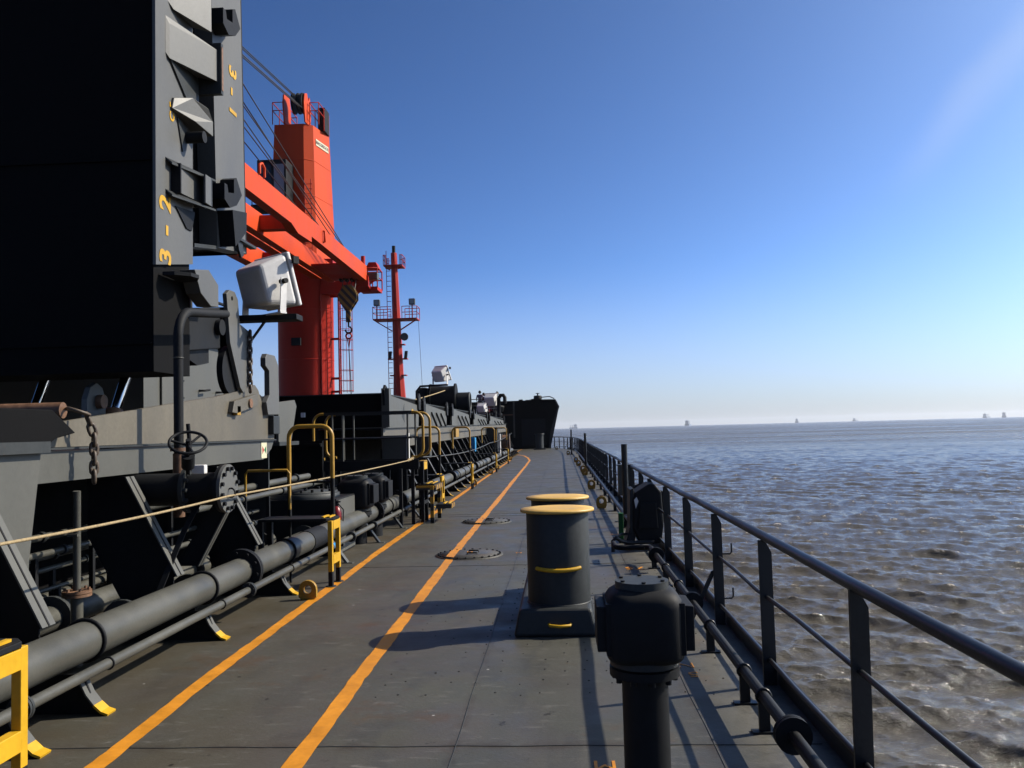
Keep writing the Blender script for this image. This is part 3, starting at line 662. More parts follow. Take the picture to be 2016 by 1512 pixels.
for x, z, r, y0, y1, lab, m in ((-4.15, .29, .105, 4.5, 8.4, 'second thick pipe with a flange behind the front pipe, under the hatch coaming', 'pipe'),
        (-3.62, .24, .10, 4.5, 8.6, 'grey pipe lying low just behind the thick front pipe', 'pipe'),
        (-4.25, .80, .028, 5.0, 8.6, 'thin upper pipe with unions in the dark under the coaming', 'pipe'),
        (-4.3, .93, .03, 5.0, 8.2, 'thin highest pipe in the dark under the coaming', 'pipe'),
        (-4.45, .62, .022, 5.0, 9.8, 'slender pipe at mid height in the dark under the coaming', 'pipe'),
        (-4.4, .46, .02, 5.0, 9.8, 'slender lowest pipe in the dark under the coaming', 'pipe'),
        (-4.6, .70, .03, 5.2, 9.2, 'thin pipe just beneath the upper unions in the dark bay', 'pipe'),
        (-4.7, .30, .05, 5.2, 9.9, 'medium low pipe deepest in the dark bay', 'pipe'),
        (-4.5, .17, .03, 5.2, 9.9, 'thin pipe lying on the deck deepest under the coaming', 'pipe'),
        (-3.9, .62, .026, 7.9, 11.0, 'thin pipe at mid height between the second and third stays', 'pipe'),
        (-4.0, .74, .024, 7.9, 11.2, 'thin upper pipe between the second and third stays', 'pipe'),
        (-4.0, .30, .10, 8.0, 11.5, 'thick low pipe between the second and third stays', 'pipe'),
        (-3.75, .98, .035, 8.6, 13.2, 'thin pipe with a coupling leading into the pair of dark vent heads', 'pipe'),
        (-4.05, 1.06, .045, 8.0, 13.5, 'medium pipe passing behind the blind flange towards the cross deck', 'pipe'),
        (-3.62, .27, .11, 9.6, 17.5, 'grey pipe low behind the thick pipe in the cross deck gap', 'pipe')):
    t = thing('service_pipe', lab, 'pipe', (x, y0, 0), 'service pipes beneath the coaming')
    MB().cyl((x, y0, z), (x, y1, z), r, 18).build('pipe', m, t)
    for k in range(3):
        yy = y0 + (y1 - y0) * (.28 + .3 * k)
        f = MB(); flange(f, (x, yy, z), (0, 1, 0), r * 1.7 if r > .06 else r * 1.55, .04, 20); f.build('flange' if r > .06 else 'union', 'deckgrey', t)
    if r < .06:
        for k in range(3):
            yy = y0 + (y1 - y0) * (.12 + .35 * k); MB().box(x - .02, x + .02, yy - .02, yy + .02, 0, z).build('support', 'black', t)
    else:
        for yy in (y0 + .4, y1 - .5): MB().box(x - .08, x + .08, yy - .03, yy + .03, 0, z - r * .9).build('support', 'black', t)
# standing sounding pipe with flange
t = thing('sounding_pipe', 'upright thin sounding pipe on a rusty flange under the coaming', 'pipe', (-3.7, 6.35, 0))
MB().cyl((-3.7, 6.35, .55), (-3.66, 6.28, 1.34), .028, 14).build('pipe', 'pipe', t)
f = MB(); flange(f, (-3.7, 6.35, .55), (0, 0, 1), .105, .02); flange(f, (-3.7, 6.35, .575), (0, 0, 1), .105, .02); bolts(f, (-3.7, 6.35, .585), (0, 0, 1), .085, 6, .011, .02); f.build('flange', 'ruststeel', t)
MB().cyl((-3.7, 6.35, 0.02), (-3.7, 6.35, .54), .045, 14).build('socket', 'pipe', t)
MB().box(-3.72, -3.64, 6.25, 6.29, 1.0, 1.02).build('clip', 'pipe', t)
# ================================================================== AFTER HATCH COAMING
CX = -3.8
def make_stay(y, parent, tip=True, top=1.40):
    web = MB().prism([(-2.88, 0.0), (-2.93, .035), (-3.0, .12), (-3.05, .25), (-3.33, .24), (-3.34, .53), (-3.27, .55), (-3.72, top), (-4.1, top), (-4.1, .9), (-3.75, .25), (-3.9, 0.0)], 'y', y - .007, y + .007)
    w = web.build('stay', 'black', parent)  # web coloured black for its shade; flanges keep the lit grey
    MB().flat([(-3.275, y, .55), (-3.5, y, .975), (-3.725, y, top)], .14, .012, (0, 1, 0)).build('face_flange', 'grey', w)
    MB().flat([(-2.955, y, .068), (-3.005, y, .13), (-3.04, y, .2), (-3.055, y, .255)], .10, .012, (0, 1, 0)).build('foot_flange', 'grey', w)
    if tip:
        MB().flat([(-2.865, y, .012), (-2.91, y, .028), (-2.955, y, .068)], .10, .014, (0, 1, 0)).build('toe_plate', 'yellow', w)
    MB().box(-3.06, -3.0, y - .06, y + .06, .225, .24).build('pipe_clip', 'deckgrey', w)
    return w
hc = thing('hatch_coaming', 'grey lit hatch coaming side with slanted stays, nearest on the left', 'hatch coaming', (CX, 8, 0))
MB().prism([(4.0, 1.41), (10.75, 1.42), (11.05, 1.55), (11.15, 1.655), (4.0, 1.635)], 'x', CX - .03, CX).build('side_plate', 'grey', hc)
MB().box(CX - .03, CX + .035, 4.0, 11.15, 1.655, 1.672).build('ledge', 'deckgrey', hc)
MB().prism([(4.0, 1.675), (11.2, 1.675), (11.2, 2.03), (10.8, 2.08), (10.62, 2.3), (10.5, 2.36), (10.1, 2.28), (9.3, 2.17), (8.3, 2.07), (7.4, 1.975), (6.6, 1.895), (5.6, 1.80), (4.0, 1.76)], 'x', CX - .06, CX - .012).build('upper_plate', 'stain', hc)
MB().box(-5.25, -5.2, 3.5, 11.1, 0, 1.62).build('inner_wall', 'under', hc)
MB().box(-5.2, CX - .03, 3.5, 11.1, 1.60, 1.63).build('top_plate', 'deckgrey', hc)  # unseen roof plate, added to keep the bay beneath dark
MB().box(-5.2, CX - .06, 11.1, 11.14, .0, 2.0).build('end_plate', 'deckgrey', hc)
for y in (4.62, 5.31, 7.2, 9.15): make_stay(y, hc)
MB().prism([(4.2, .15), (5.66, .15), (5.70, .9), (5.83, 1.64), (4.2, 1.64)], 'x', -3.70, -3.66).build('pillar_plate', 'grey', hc)
MB().box(-3.84, -3.60, 4.2, 5.85, 1.64, 1.72).build('pillar_cap', 'deckgrey', hc)
MB().prism([(5.9, 1.672), (6.05, 1.74), (6.3, 1.78), (6.0, 1.95), (5.2, 1.95), (5.2, 1.672)], 'x', -3.80, -3.68).build('bearing_block', 'under', hc, .008)  # blackened to stand for the shade on this block
t = thing('pictogram_sign', 'small cream sign with red and green triangles on the coaming', 'sign', (CX, 10.8, 1.44))
MB().box(CX + .001, CX + .006, 10.66, 10.86, 1.435, 1.645).build('plate', 'cream', t)
MB().prism([(10.69, 1.49), (10.69, 1.59), (10.76, 1.54)], 'x', CX + .006, CX + .008).build('red_triangle', 'signred', t)
MB().prism([(10.83, 1.49), (10.83, 1.59), (10.76, 1.54)], 'x', CX + .006, CX + .008).build('green_triangle', 'signgreen', t)
# hinge gear on the coaming
t = thing('cleat_plate', 'upright notched grey cleat plate at the forward end of the coaming', 'cleat', (CX, 11, 2))
MB().prism([(10.80, 1.99), (11.24, 2.0), (11.22, 2.66), (11.08, 2.78), (10.78, 2.78), (10.72, 2.72), (10.72, 2.62), (10.86, 2.56), (10.86, 2.25), (10.74, 2.15)], 'x', CX - .02, CX + .05).build('plate', 'dgrey', t, .006)
MB().prism([(10.55, 2.0), (10.8, 2.03), (10.86, 2.2), (10.66, 2.26), (10.55, 2.16)], 'x', CX - .1, CX - .02).build('rear_cheek', 'black', t)
MB().box(CX - .02, CX + .06, 10.98, 11.22, 1.74, 1.98).build('hinge_block', 'deckgrey', t, .008)
t = thing('pulley_lug', 'tall grey pulley lug plate with a dark sheave behind the chain', 'lug plate', (CX, 9.9, 2.1))
MB().prism([(9.5, 3.36), (9.6, 3.42), (9.75, 3.42), (9.85, 3.34), (9.9, 3.06), (10.22, 3.0), (10.32, 2.78), (10.14, 2.32), (10.0, 2.24), (9.9, 2.3), (9.6, 2.8)], 'x', CX - .02, CX + .03).build('plate', 'dgrey', t, .005)
MB().cyl((CX - .10, 9.8, 2.5), (CX - .03, 9.8, 2.5), .29, 36).build('sheave', 'black', t, .01)
MB().cyl((CX + .03, 9.66, 3.33), (CX + .034, 9.66, 3.33), .025, 12).build('pin_hole', 'under', t)
MB().cyl((CX - .05, 10.15, 2.12), (CX + .07, 10.15, 2.12), .055, 20).build('pin', 'ruststeel', t)
o = MB().prism([(9.6, 2.0), (9.66, 2.13), (10.4, 2.24), (10.42, 2.1), (9.75, 1.99)], 'x', CX - .01, CX + .05).build('sliding_plate', 'stain', base=(CX, 10, 2.0), bevel=.004); tag(o, 'short slanted lit plate under the pulley lug on the coaming', 'plate')
o = MB().box(CX - .005, CX + .05, 9.75, 9.86, 1.97, 2.08).build('stop_block', 'oyellow', base=(CX, 9.8, 1.97), bevel=.004); tag(o, 'small brown yellow stop block under the slanted plate', 'block')
o = chain_mb([(CX + .06, 10.15, 3.0), (CX + .06, 10.14, 2.26)], .062, .014).build('hanging_chain', 'chain', base=(CX, 10.15, 2.3)); tag(o, 'dark chain hanging straight down in front of the pulley lug', 'chain')
# hatch panels folded upright
def face_text(s, size, y, z, up, parent, x=CX + .004):
    if up: m = frame((0, 0, 1), (0, -1, 0), (1, 0, 0), (x, y, z))
    else: m = frame((0, 0, -1), (0, 1, 0), (1, 0, 0), (x, y, z))
    for i, ch in enumerate(s):
        text('glyph', ch, size, m @ Matrix.Translation(((i - (len(s) - 1) / 2) * size * .80, 0, 0)), 'yellow', parent, .001, size * .028)
p1 = thing('hatch_cover', 'aftmost upright folded hatch cover with shade-blackened back, marked 3-2 on its end', 'hatch cover', (CX, 8.2, 2.36), 'folded hatch covers')
MB().box(-26, CX - .035, 7.87, 8.66, 2.36, 9.2).build('panel_body', 'under', p1)  # aft face near-black for its shade; the lit end keeps the grey
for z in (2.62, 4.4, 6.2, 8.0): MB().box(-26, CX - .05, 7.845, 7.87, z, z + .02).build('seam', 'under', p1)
MB().prism([(7.85, 3.38), (8.67, 3.54), (8.73, 9.2), (7.86, 9.2)], 'x', CX - .03, CX).build('end_plate', 'dgrey', p1)
face_text('3-2', .33, 8.05, 3.76, True, p1)
face_text('C5', .14, 8.2, 5.0, True, p1)
# fittings on the aft panel end
b = MB(); b.box(CX, CX + .012, 8.04, 8.95, 5.60, 5.98)
b = MB().hexa([(CX, 8.06, 5.55), (CX + .22, 8.10, 5.50), (CX + .22, 8.82, 5.55), (CX, 8.80, 5.60), (CX, 8.06, 5.93), (CX + .22, 8.10, 5.86), (CX + .22, 8.82, 5.90), (CX, 8.80, 5.98)]).ramp(CX, 8.1, 8.8); q = b.build('bearing_pad', 'dgrey', p1, .004)
MB().box(CX + .0, CX + .26, 8.82, 8.88, 5.42, 5.98).build('pad_flange', 'deckgrey', q)
MB().box(CX + .261, CX + .265, 8.83, 8.87, 5.46, 5.94).build('rust_streak', 'ruststeel', q)
MB().prism([(8.1, 5.53), (8.8, 5.58), (8.8, 5.2), (8.5, 5.25)], 'x', CX, CX + .02).build('pad_web', 'deckgrey', q)
MB().hexa([(CX, 8.12, 6.1), (CX + .2, 8.2, 6.05), (CX + .2, 8.72, 6.05), (CX, 8.7, 6.1), (CX, 8.12, 6.5), (CX + .2, 8.2, 6.45), (CX + .2, 8.72, 6.45), (CX, 8.7, 6.5)]).ramp(CX, 8.15, 8.7).build('bearing_pad', 'dgrey', p1, .004)
q = MB().prism([(8.16, 5.02), (8.2, 5.14), (8.42, 5.22), (8.62, 5.18), (8.74, 5.08), (8.74, 4.92), (8.45, 4.98)], 'x', CX, CX + .2).ramp(CX, 8.15, 8.6).build('hood_plate', 'dgrey', p1, .004)
MB().cyl((CX, 8.52, 4.84), (CX + .2, 8.52, 4.84), .06, 18).build('roller', 'black', q)
MB().prism([(8.3, 4.98), (8.5, 4.95), (8.5, 4.7), (8.42, 4.66)], 'x', CX, CX + .015).build('web', 'deckgrey', q)
for zz in (4.15, 4.47):
    MB().hexa([(CX, 8.05, zz), (CX + .2, 8.07, zz - .05), (CX + .2, 8.80, zz - .02), (CX, 8.78, zz + .03), (CX, 8.05, zz + .02), (CX + .2, 8.07, zz - .03), (CX + .2, 8.80, zz), (CX, 8.78, zz + .05)]).ramp(CX, 8.05, 8.6, .3).build('bracket_shelf', 'deckgrey', p1)
MB().prism([(8.2, 4.17), (8.7, 4.2), (8.7, 4.47), (8.2, 4.45)], 'x', CX + .06, CX + .08).build('bracket_back', 'dgrey', p1)
MB().box(CX, CX + .10, 8.17, 8.19, 4.16, 4.46).build('bracket_cheek', 'black', p1); MB().box(CX, CX + .19, 8.70, 8.73, 4.16, 4.46).build('bracket_cheek', 'deckgrey', p1)
MB().box(CX + .17, CX + .19, 8.56, 8.70, 4.16, 4.46).build('bracket_lip', 'dgrey', p1)
MB().prism([(8.25, 4.05), (8.7, 4.1), (8.62, 3.88), (8.5, 3.88)], 'x', CX, CX + .015).build('web', 'black', p1)
MB().prism([(CX, 7.98), (CX + .12, 7.98), (CX + .24, 8.08), (CX + .26, 8.22), (CX + .18, 8.36), (CX, 8.4)], 'z', 3.30, 3.335).build('lifting_socket', 'black', p1)
MB().prism([(8.35, 3.42), (8.7, 3.48), (8.95, 3.36), (8.95, 3.12), (8.75, 3.1), (8.5, 3.2)], 'x', CX + .0, CX + .16).build('toe_block', 'dgrey', p1, .006)
p2 = thing('hatch_cover', 'forward upright folded hatch cover marked 3-1 on its grey end', 'hatch cover', (CX, 9.5, 3.8), 'folded hatch covers')
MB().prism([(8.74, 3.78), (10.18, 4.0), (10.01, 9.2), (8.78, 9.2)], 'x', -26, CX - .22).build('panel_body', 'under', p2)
MB().prism([(9.33, 3.86), (10.2, 3.97), (10.03, 9.2), (9.1, 9.2)], 'x', CX - .21, CX - .002).build('end_plate', 'dgrey', p2)
MB().prism([(8.74, 3.74), (9.33, 3.84), (9.33, 3.88), (8.74, 3.78)], 'x', CX - .21, CX - .01).build('bottom_plate', 'deckgrey', p2)
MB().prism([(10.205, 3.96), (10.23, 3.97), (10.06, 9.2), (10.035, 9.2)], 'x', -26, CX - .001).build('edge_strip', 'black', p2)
face_text('3-1', .30, 9.80, 5.84, False, p2)
for z in (6.36, 4.36):
    q = MB().prism([(9.14, z), (9.14, z + .18), (9.22, z + .18), (9.25, z + .10), (9.42, z + .14), (9.42, z + .3), (9.5, z + .34), (9.66, z + .18), (9.5, z + .02), (9.3, z - .06)], 'x', CX, CX + .16).build('hook_bracket', 'black', p2)
MB().prism([(9.32, 4.28), (9.76, 4.36), (9.74, 4.12), (9.4, 3.88)], 'x', CX, CX + .18).build('wedge_block', 'black', p2)
q = MB().prism([(9.78, 4.14), (9.95, 4.08), (10.0, 3.9), (9.92, 3.86), (9.84, 3.95)], 'x', CX + .02, CX + .05).build('lug', 'deckgrey', p2)
MB().box(CX, CX + .08, 9.78, 10.35, 4.05, 4.08).build('lug_plate', 'deckgrey', p2)
t = thing('hinge_arm', 'dark heavy hinge arm joining the folded hatch covers to the coaming', 'hinge arm', (CX, 8.8, 2.5))
MB().prism([(7.95, 2.94), (8.25, 3.02), (9.48, 3.2), (9.48, 2.73), (8.42, 2.60), (7.95, 2.42)], 'x', CX - .14, CX - .04).build('arm', 'black', t, .01)
MB().prism([(8.5, 2.62), (9.3, 2.72), (9.3, 2.55), (9.0, 2.5)], 'x', CX - .2, CX - .1).build('rib', 'black', t)
MB().cyl((CX - .2, 9.4, 2.96), (CX + .02, 9.4, 2.96), .09, 20).build('pin', 'black', t)
t = thing('bent_vent_pipe', 'upright dark pipe with an elbow in front of the folded hatch covers', 'pipe', (-3.5, 7.68, 0))
MB().tube([(-3.5, 7.66, 1.0), (-3.5, 7.66, 2.66)] + arc((-3.5, 7.9, 2.68), .24, math.pi, math.pi / 2, (0, 1, 0), (0, .1, 1)) + [(-3.5, 8.3, 2.96), (-3.5, 8.8, 3.02)], .043, 16).build('pipe', 'black', t)
MB().cyl((-3.5, 7.66, 1.6), (-3.5, 7.66, 1.63), .075, 18).build('flange', 'ruststeel', t)
MB().cyl((-3.5, 7.66, 1.0), (-3.5, 7.66, 1.58), .052, 16).build('lower_sleeve', 'ruststeel', t)
MB().torus((-3.5, 7.66, 2.46), (0, 0, 1), .044, .006, 16, 6).build('clamp', 'pipe', t)
MB().tube([(-3.43, 7.7, 1.85), (-3.42, 7.72, 1.6), (-3.40, 7.72, 1.45), (-3.36, 7.76, 1.25), (-3.36, 7.8, 1.1)], .02, 8).build('hose', 'black', t)
# rusty locking pin with ring and chain
t = thing('locking_pin', 'rusty round locking pin sticking out at the left edge', 'pin', (-3.8, 6.3, 1.9))
MB().cyl((-5.0, 6.22, 1.95), (-3.78, 6.30, 1.955), .062, 24).build('pin', 'ruststeel', t)
MB().torus((-3.70, 6.37, 1.945), (.3, .2, 1), .082, .0125, 20, 6).build('ring', 'chain', t)
MB().cyl((-4.6, 5.98, 1.98), (-4.45, 5.98, 1.98), .16, 32).build('lug', 'dgrey', t)
o = chain_mb([(-3.68, 6.44, 1.93), (-3.65, 6.5, 1.76), (-3.65, 6.5, 1.40)], .068, .0145).build('pin_chain', 'chain', base=(-3.67, 6.5, 1.6)); tag(o, 'rusty chain dangling from the locking pin over the grey coaming', 'chain')
for x, yb, lab in ((-4.5, 8.55, 'right chrome hydraulic ram under the folded hatch cover'), (-5.4, 8.6, 'left chrome hydraulic ram in the dark under the hatch cover')):
    t = thing('hydraulic_ram', lab, 'hydraulic ram', (x, yb, 1.7), 'hydraulic rams')
    MB().cyl((x - .06, yb - .1, 1.9), (x + .05, yb + .12, 2.6), .052, 24).build('rod', 'chrome', t)
    MB().lathe([(.13, 1.78), (.13, 1.95), (.09, 2.03), (.055, 2.05)], (x - .055, yb - .09), 28).build('gland', 'ruststeel', t)
    MB().cyl((x - .09, yb - .18, 1.2), (x - .06, yb - .1, 1.8), .12, 20).build('barrel', 'black', t)
t = thing('ram_lug', 'grey rounded lug with a rusty pin beside the chrome ram', 'lug', (-4.6, 8.2, 1.8))
MB().prism([(8.0, 1.7), (8.0, 2.12), (8.06, 2.24), (8.17, 2.29), (8.28, 2.24), (8.34, 2.12), (8.34, 1.7)], 'x', -4.62, -4.56).build('plate', 'dgrey', t, .006)
MB().cyl((-4.56, 8.2, 2.1), (-4.50, 8.2, 2.1), .07, 20).build('pin', 'ruststeel', t)
# deckhouse behind the covers
t = thing('mast_house', 'grey deckhouse with door handles seen under the folded hatch covers', 'deckhouse', (-6, 13, 0))
MB().box(-24, -6, 12.0, 15.2, 0, 3.3).build('wall', 'grey', t)
MB().box(-24.1, -5.9, 11.9, 15.3, 3.3, 3.36).build('roof', 'deckgrey', t)
d = MB().box(-5.995, -5.96, 12.5, 13.3, .3, 2.9).build('door', 'grey', t, .02)
for z in (2.35, 2.62): MB().tube([(-5.96, 13.1, z), (-5.9, 13.1, z), (-5.9, 12.95, z - .03)], .015, 6).build('handle', 'black', d)
for y in (13.9, 14.6): MB().tube([(-6, y, 2.5), (-5.9, y, 2.5), (-5.9, y + .2, 2.52)], .02, 6).build('dog', 'black', t)
MB().tube([(-6.0, 13.6, 3.36), (-6.0, 13.6, 4.1), (-6.0, 15.1, 4.1), (-6.0, 15.1, 3.36)], .03, 8).tube([(-6, 13.6, 3.75), (-6, 15.1, 3.75)], .02, 6).tube([(-6, 14.3, 3.36), (-6, 14.3, 4.1)], .025, 6).build('roof_rail', 'black', t)

# ------------------------------------------------------------------ floodlights
def floodlight(loc, s, yaw, tilt, label):
    t = thing('floodlight', label, 'floodlight', loc, 'white deck floodlights')
    o3 = Vector(loc)
    M1 = Matrix.Translation(o3) @ Matrix.Rotation(yaw, 4, 'Z')
    M2 = M1 @ Matrix.Translation((0, 0, .34 * s)) @ Matrix.Rotation(tilt, 4, 'X')
    w, d, h = .30 * s, .17 * s, .29 * s
    body = MB().hexa([(-w, d, -h), (w, d, -h), (w * .8, -d, -h * .72), (-w * .8, -d, -h * .72), (-w, d, h), (w, d, h), (w * .8, -d, h * .72), (-w * .8, -d, h * .72)])
    b = body.xform(M2).build('housing', 'white', t, .045 * s, seg=3)
    MB().box(-w * 1.03, w * 1.03, d, d + .045 * s, -h * 1.03, h * 1.03).xform(M2).build('front_frame', 'white', b, .015 * s)
    MB().box(-w * .93, w * .93, d + .045 * s, d + .05 * s, -h * .93, h * .93).xform(M2).build('glass', 'lens', b)
    for sx in (-1, 1):
        MB().flat([(sx * .35 * s, 0, .0), (sx * .35 * s, .02 * s, .38 * s)], .075 * s, .014 * s, (0, 1, 0)).xform(M1).build('yoke_arm', 'white', t)
        MB().cyl((sx * .30 * s, .01 * s, .34 * s), (sx * .40 * s, .01 * s, .34 * s), .028 * s, 10).xform(M1).build('pivot_bolt', 'black', t)
        MB().box(sx * .35 * s - .02 * s, sx * .35 * s + .02 * s, .13 * s, .2 * s, .55 * s, .63 * s).xform(M1).build('clip', 'black', t)
    MB().box(-.36 * s, .36 * s, -.04 * s, .04 * s, -.012 * s, .006 * s).xform(M1).build('yoke_base', 'white', t)
    return t
floodlight((-3.60, 10.25, 3.20), 1.12, R(-36), R(16), 'large white floodlight on a dark shelf before the orange crane')
t = thing('lamp_shelf', 'dark flat shelf arm carrying the large white floodlight', 'bracket', (-3.6, 10.3, 2.95))
MB().box(-4.05, -3.16, 10.15, 10.4, 3.13, 3.20).build('shelf', 'black', t, .006)
MB().flat([(-4.0, 10.3, 2.6), (-3.6, 10.3, 3.13)], .06, .015, (0, 1, 0)).build('strut', 'black', t)
MB().box(-4.12, -4.0, 10.1, 10.45, 2.5, 3.3).build('wall_plate', 'black', t)

# ------------------------------------------------------------------ manifold with blind flange and handwheel
t = thing('ballast_manifold', 'dark flanged pipe end with a bolted blind flange beside the stays', 'pipe', (-3.0, 7.5, 0))
MB().cyl((-4.0, 7.5, 1.26), (-3.0, 7.5, 1.26), .145, 28).build('pipe', 'black', t)
f = MB(); flange(f, (-2.985, 7.5, 1.26), (1, 0, 0), .215, .03, 36); fo = f.build('blind_flange', 'dgrey', t)
for k in range(12):
    a_ = 2 * math.pi * (k + .5) / 12; p = (-2.97, 7.5 + .18 * math.cos(a_), 1.26 + .18 * math.sin(a_)); MB().cyl(p, (p[0] + .026, p[1], p[2]), .019, 6).build('bolt', 'black', fo)
MB().torus((-2.95, 7.5, 1.22), (.2, 1, 0), .04, .008, 16, 6).build('ring', 'black', fo)
f = MB(); flange(f, (-3.02, 7.5, 1.26), (1, 0, 0), .212, .03, 36); f.build('flange', 'black', t)
f = MB(); flange(f, (-3.33, 7.5, 1.26), (1, 0, 0), .21, .035, 36); bolts(f, (-3.31, 7.5, 1.26), (1, 0, 0), .175, 12, .02, .03); f.build('flange', 'deckgrey', t)
MB().prism([(-3.52, .56), (-3.29, .56), (-3.02, 1.06), (-3.16, 1.12)], 'y', 7.62, 7.64).build('support_plate', 'black', t)
MB().flat([(-3.29, 7.63, 0.56), (-3.02, 7.63, 1.06)], .09, .01, (0, 1, 0)).build('support_flange', 'grey', t)
MB().box(-3.24, -3.12, 7.33, 7.40, 1.40, 1.48).build('position_box', 'white', t, .01)
t = thing('handwheel_valve', 'valve with a large dark handwheel above the flanged pipe', 'valve', (-3.15, 7.15, 1.3))
hv = Vector((-3.14, 7.05, 1.68)); ax = Vector((.25, -.55, .8)).normalized()
MB().torus(hv, ax, .15, .013, 36, 8).build('handwheel', 'black', t)
w = MB(); u = ax.orthogonal().normalized(); vv = ax.cross(u)
for k in range(3):
    a_ = R(120 * k + 20); w.cyl(hv - ax * .03, hv + (u * math.cos(a_) + vv * math.sin(a_)) * .15, .011, 8)
w.build('spokes', 'black', t)
MB().cyl(hv + ax * .03, hv - ax * .32, .02, 12).build('stem', 'black', t)
MB().cyl(hv - ax * .14, hv - ax * .26, .055, 18).build('bonnet', 'black', t)
o = MB().flat([(-3.42, 6.95, .3), (-3.3, 7.3, .9), (-3.2, 7.6, 1.3)], .05, .01, (1, 0, 0)).build('diagonal_strut', 'black', base=(-3.4, 7, .3)); tag(o, 'thin dark diagonal strut below the flanged pipe', 'strut')
# ================================================================== STEP-OVER LADDERS
def step_over(y, label, z=.74, arch=True, group='yellow step-over ladders across the pipes'):
    t = thing('step_over_ladder', label, 'ladder', (-2.6, y, 0), group)
    x = -2.6
    for yy in (y - .16, y + .16):
        MB().box(x - .05, x + .0, yy - .028, yy + .028, .17, z).build('upright', 'yellow', t, .004)
        MB().box(x - .05, x + .0, yy - .028, yy + .028, .008, .168).build('upright_foot', 'black', t, .004)
        MB().cyl((x - .025, yy, 0), (x - .025, yy, .012), .06, 14).build('foot_plate', 'deckgrey', t)
    for zz in (z - .055, .30): MB().box(x - .052, x + .004, y - .131, y + .131, zz - .05, zz + .05).build('rung', 'yellow', t, .004)
    tr = MB().prism([(-3.45, y - .2), (-2.66, y - .2), (-2.595, y - .13), (-2.595, y + .13), (-2.66, y + .2), (-3.45, y + .2)], 'z', z, z + .03).build('tread', 'black', t, .004)
    for xx in (-2.67, -2.74): MB().box(xx, xx + .03, y - .12, y + .12, z + .031, z + .045).build('grip_strip', 'yellow', tr)
    for yy in (y - .16, y + .16): MB().box(-3.45, -3.40, yy - .028, yy + .028, 0, z).build('rear_leg', 'black', t)
    if arch:
        ya = y + .24; a_, b_ = Vector((-3.22, ya, z + .0)), Vector((-2.70, ya, z))
        full = loop_path(a_, b_, 1.08, .13)
        up = [p for p in full if p.z > z + .55]; 
        MB().tube([Vector((-3.22, ya, z + .46))] + up + [Vector((-2.70, ya, z + .46))], .026, 10).build('handrail', 'oyellow', t)
        for p in (a_, b_): MB().cyl(p, p + Vector((0, 0, .46)), .0255, 10).build('handrail_leg', 'black', t)
        MB().cyl((-3.22, ya, z + .42), (-2.70, ya, z + .42), .015, 8).build('cross_bar', 'black', t)
    return t
so1 = step_over(9.74, 'yellow step-over ladder by the lashing eye, nearest complete one with an arched handrail')
step_over(3.86, 'yellow step-over ladder cut off by the left edge, in the lower left corner', arch=False)
for y, lab in ((18.75, 'yellow step-over ladder with arched handrail just beyond the striped ladder'), (25.2, 'yellow step-over ladder with arched handrail, second beyond the striped ladder'),
               (34.8, 'yellow step-over ladder with arched handrail, third beyond the striped ladder'), (42.8, 'yellow step-over ladder with arched handrail, farthest by the bow')):
    dup(so1, (-2.6, y, 0), lab)
# lower inboard yellow handrail by the coaming end
t = thing('low_handrail', 'low yellow handrail loop behind the arched handrail, below the coaming', 'handrail', (-3.6, 9.7, 0))
MB().tube([(-3.72, 9.9, 1.0), (-3.72, 9.9, 1.27), (-3.69, 9.9, 1.31), (-3.22, 9.9, 1.31), (-3.19, 9.9, 1.27), (-3.19, 9.9, .85)], .016, 8).build('rail', 'oyellow', t)
for x in (-3.72, -3.19): MB().cyl((x, 9.9, 0), (x, 9.9, 1.0 if x < -3.5 else .85), .0155, 8).build('leg', 'black', t)
# pipe-side lashing eyes
for (x, y), od in zip(((-2.68, 8.88), (-2.72, 26.6), (-2.74, 33.3), (-2.74, 36.8), (-2.82, 48)), ('large nearest', 'second', 'third', 'fourth', 'farthest')):
    o = pad_eye(MB(), x, y, .19, .2, .05, 'y').build('lashing_eye', 'oyellow', base=(x, y, 0), bevel=.005); tag(o, f'{od} yellow lashing eye on deck along the pipe side', 'lashing eye', 'lashing eyes along the pipes')
# pipe trestles in the cross deck gap
for y in (11.33, 13.35, 15.3, 17.2):
    t = thing('pipe_trestle', {11.33: 'slanted steel trestle under the thick pipe, nearest in the gap', 13.35: 'slanted steel trestle under the pipe, second in the gap', 15.3: 'slanted steel trestle under the pipe by the platform ladder', 17.2: 'slanted steel trestle under the pipe behind the striped ladder'}[y], 'pipe support', (-3, y, 0), 'pipe trestles in the gap')
    MB().flat([(-2.86, y, .0), (-3.08, y, .30)], .10, .03, (0, 1, 0)).build('leg', 'deckgrey' if y > 11.4 else 'grey', t)
    MB().flat([(-3.42, y, .0), (-3.26, y, .30)], .10, .03, (0, 1, 0)).build('leg', 'deckgrey', t)
    MB().box(-3.4, -2.92, y - .04, y + .04, .225, .262).build('cross_piece', 'deckgrey', t)
    MB().box(-2.93, -2.80, y - .06, y + .06, 0, .01).build('foot', 'pipe', t)
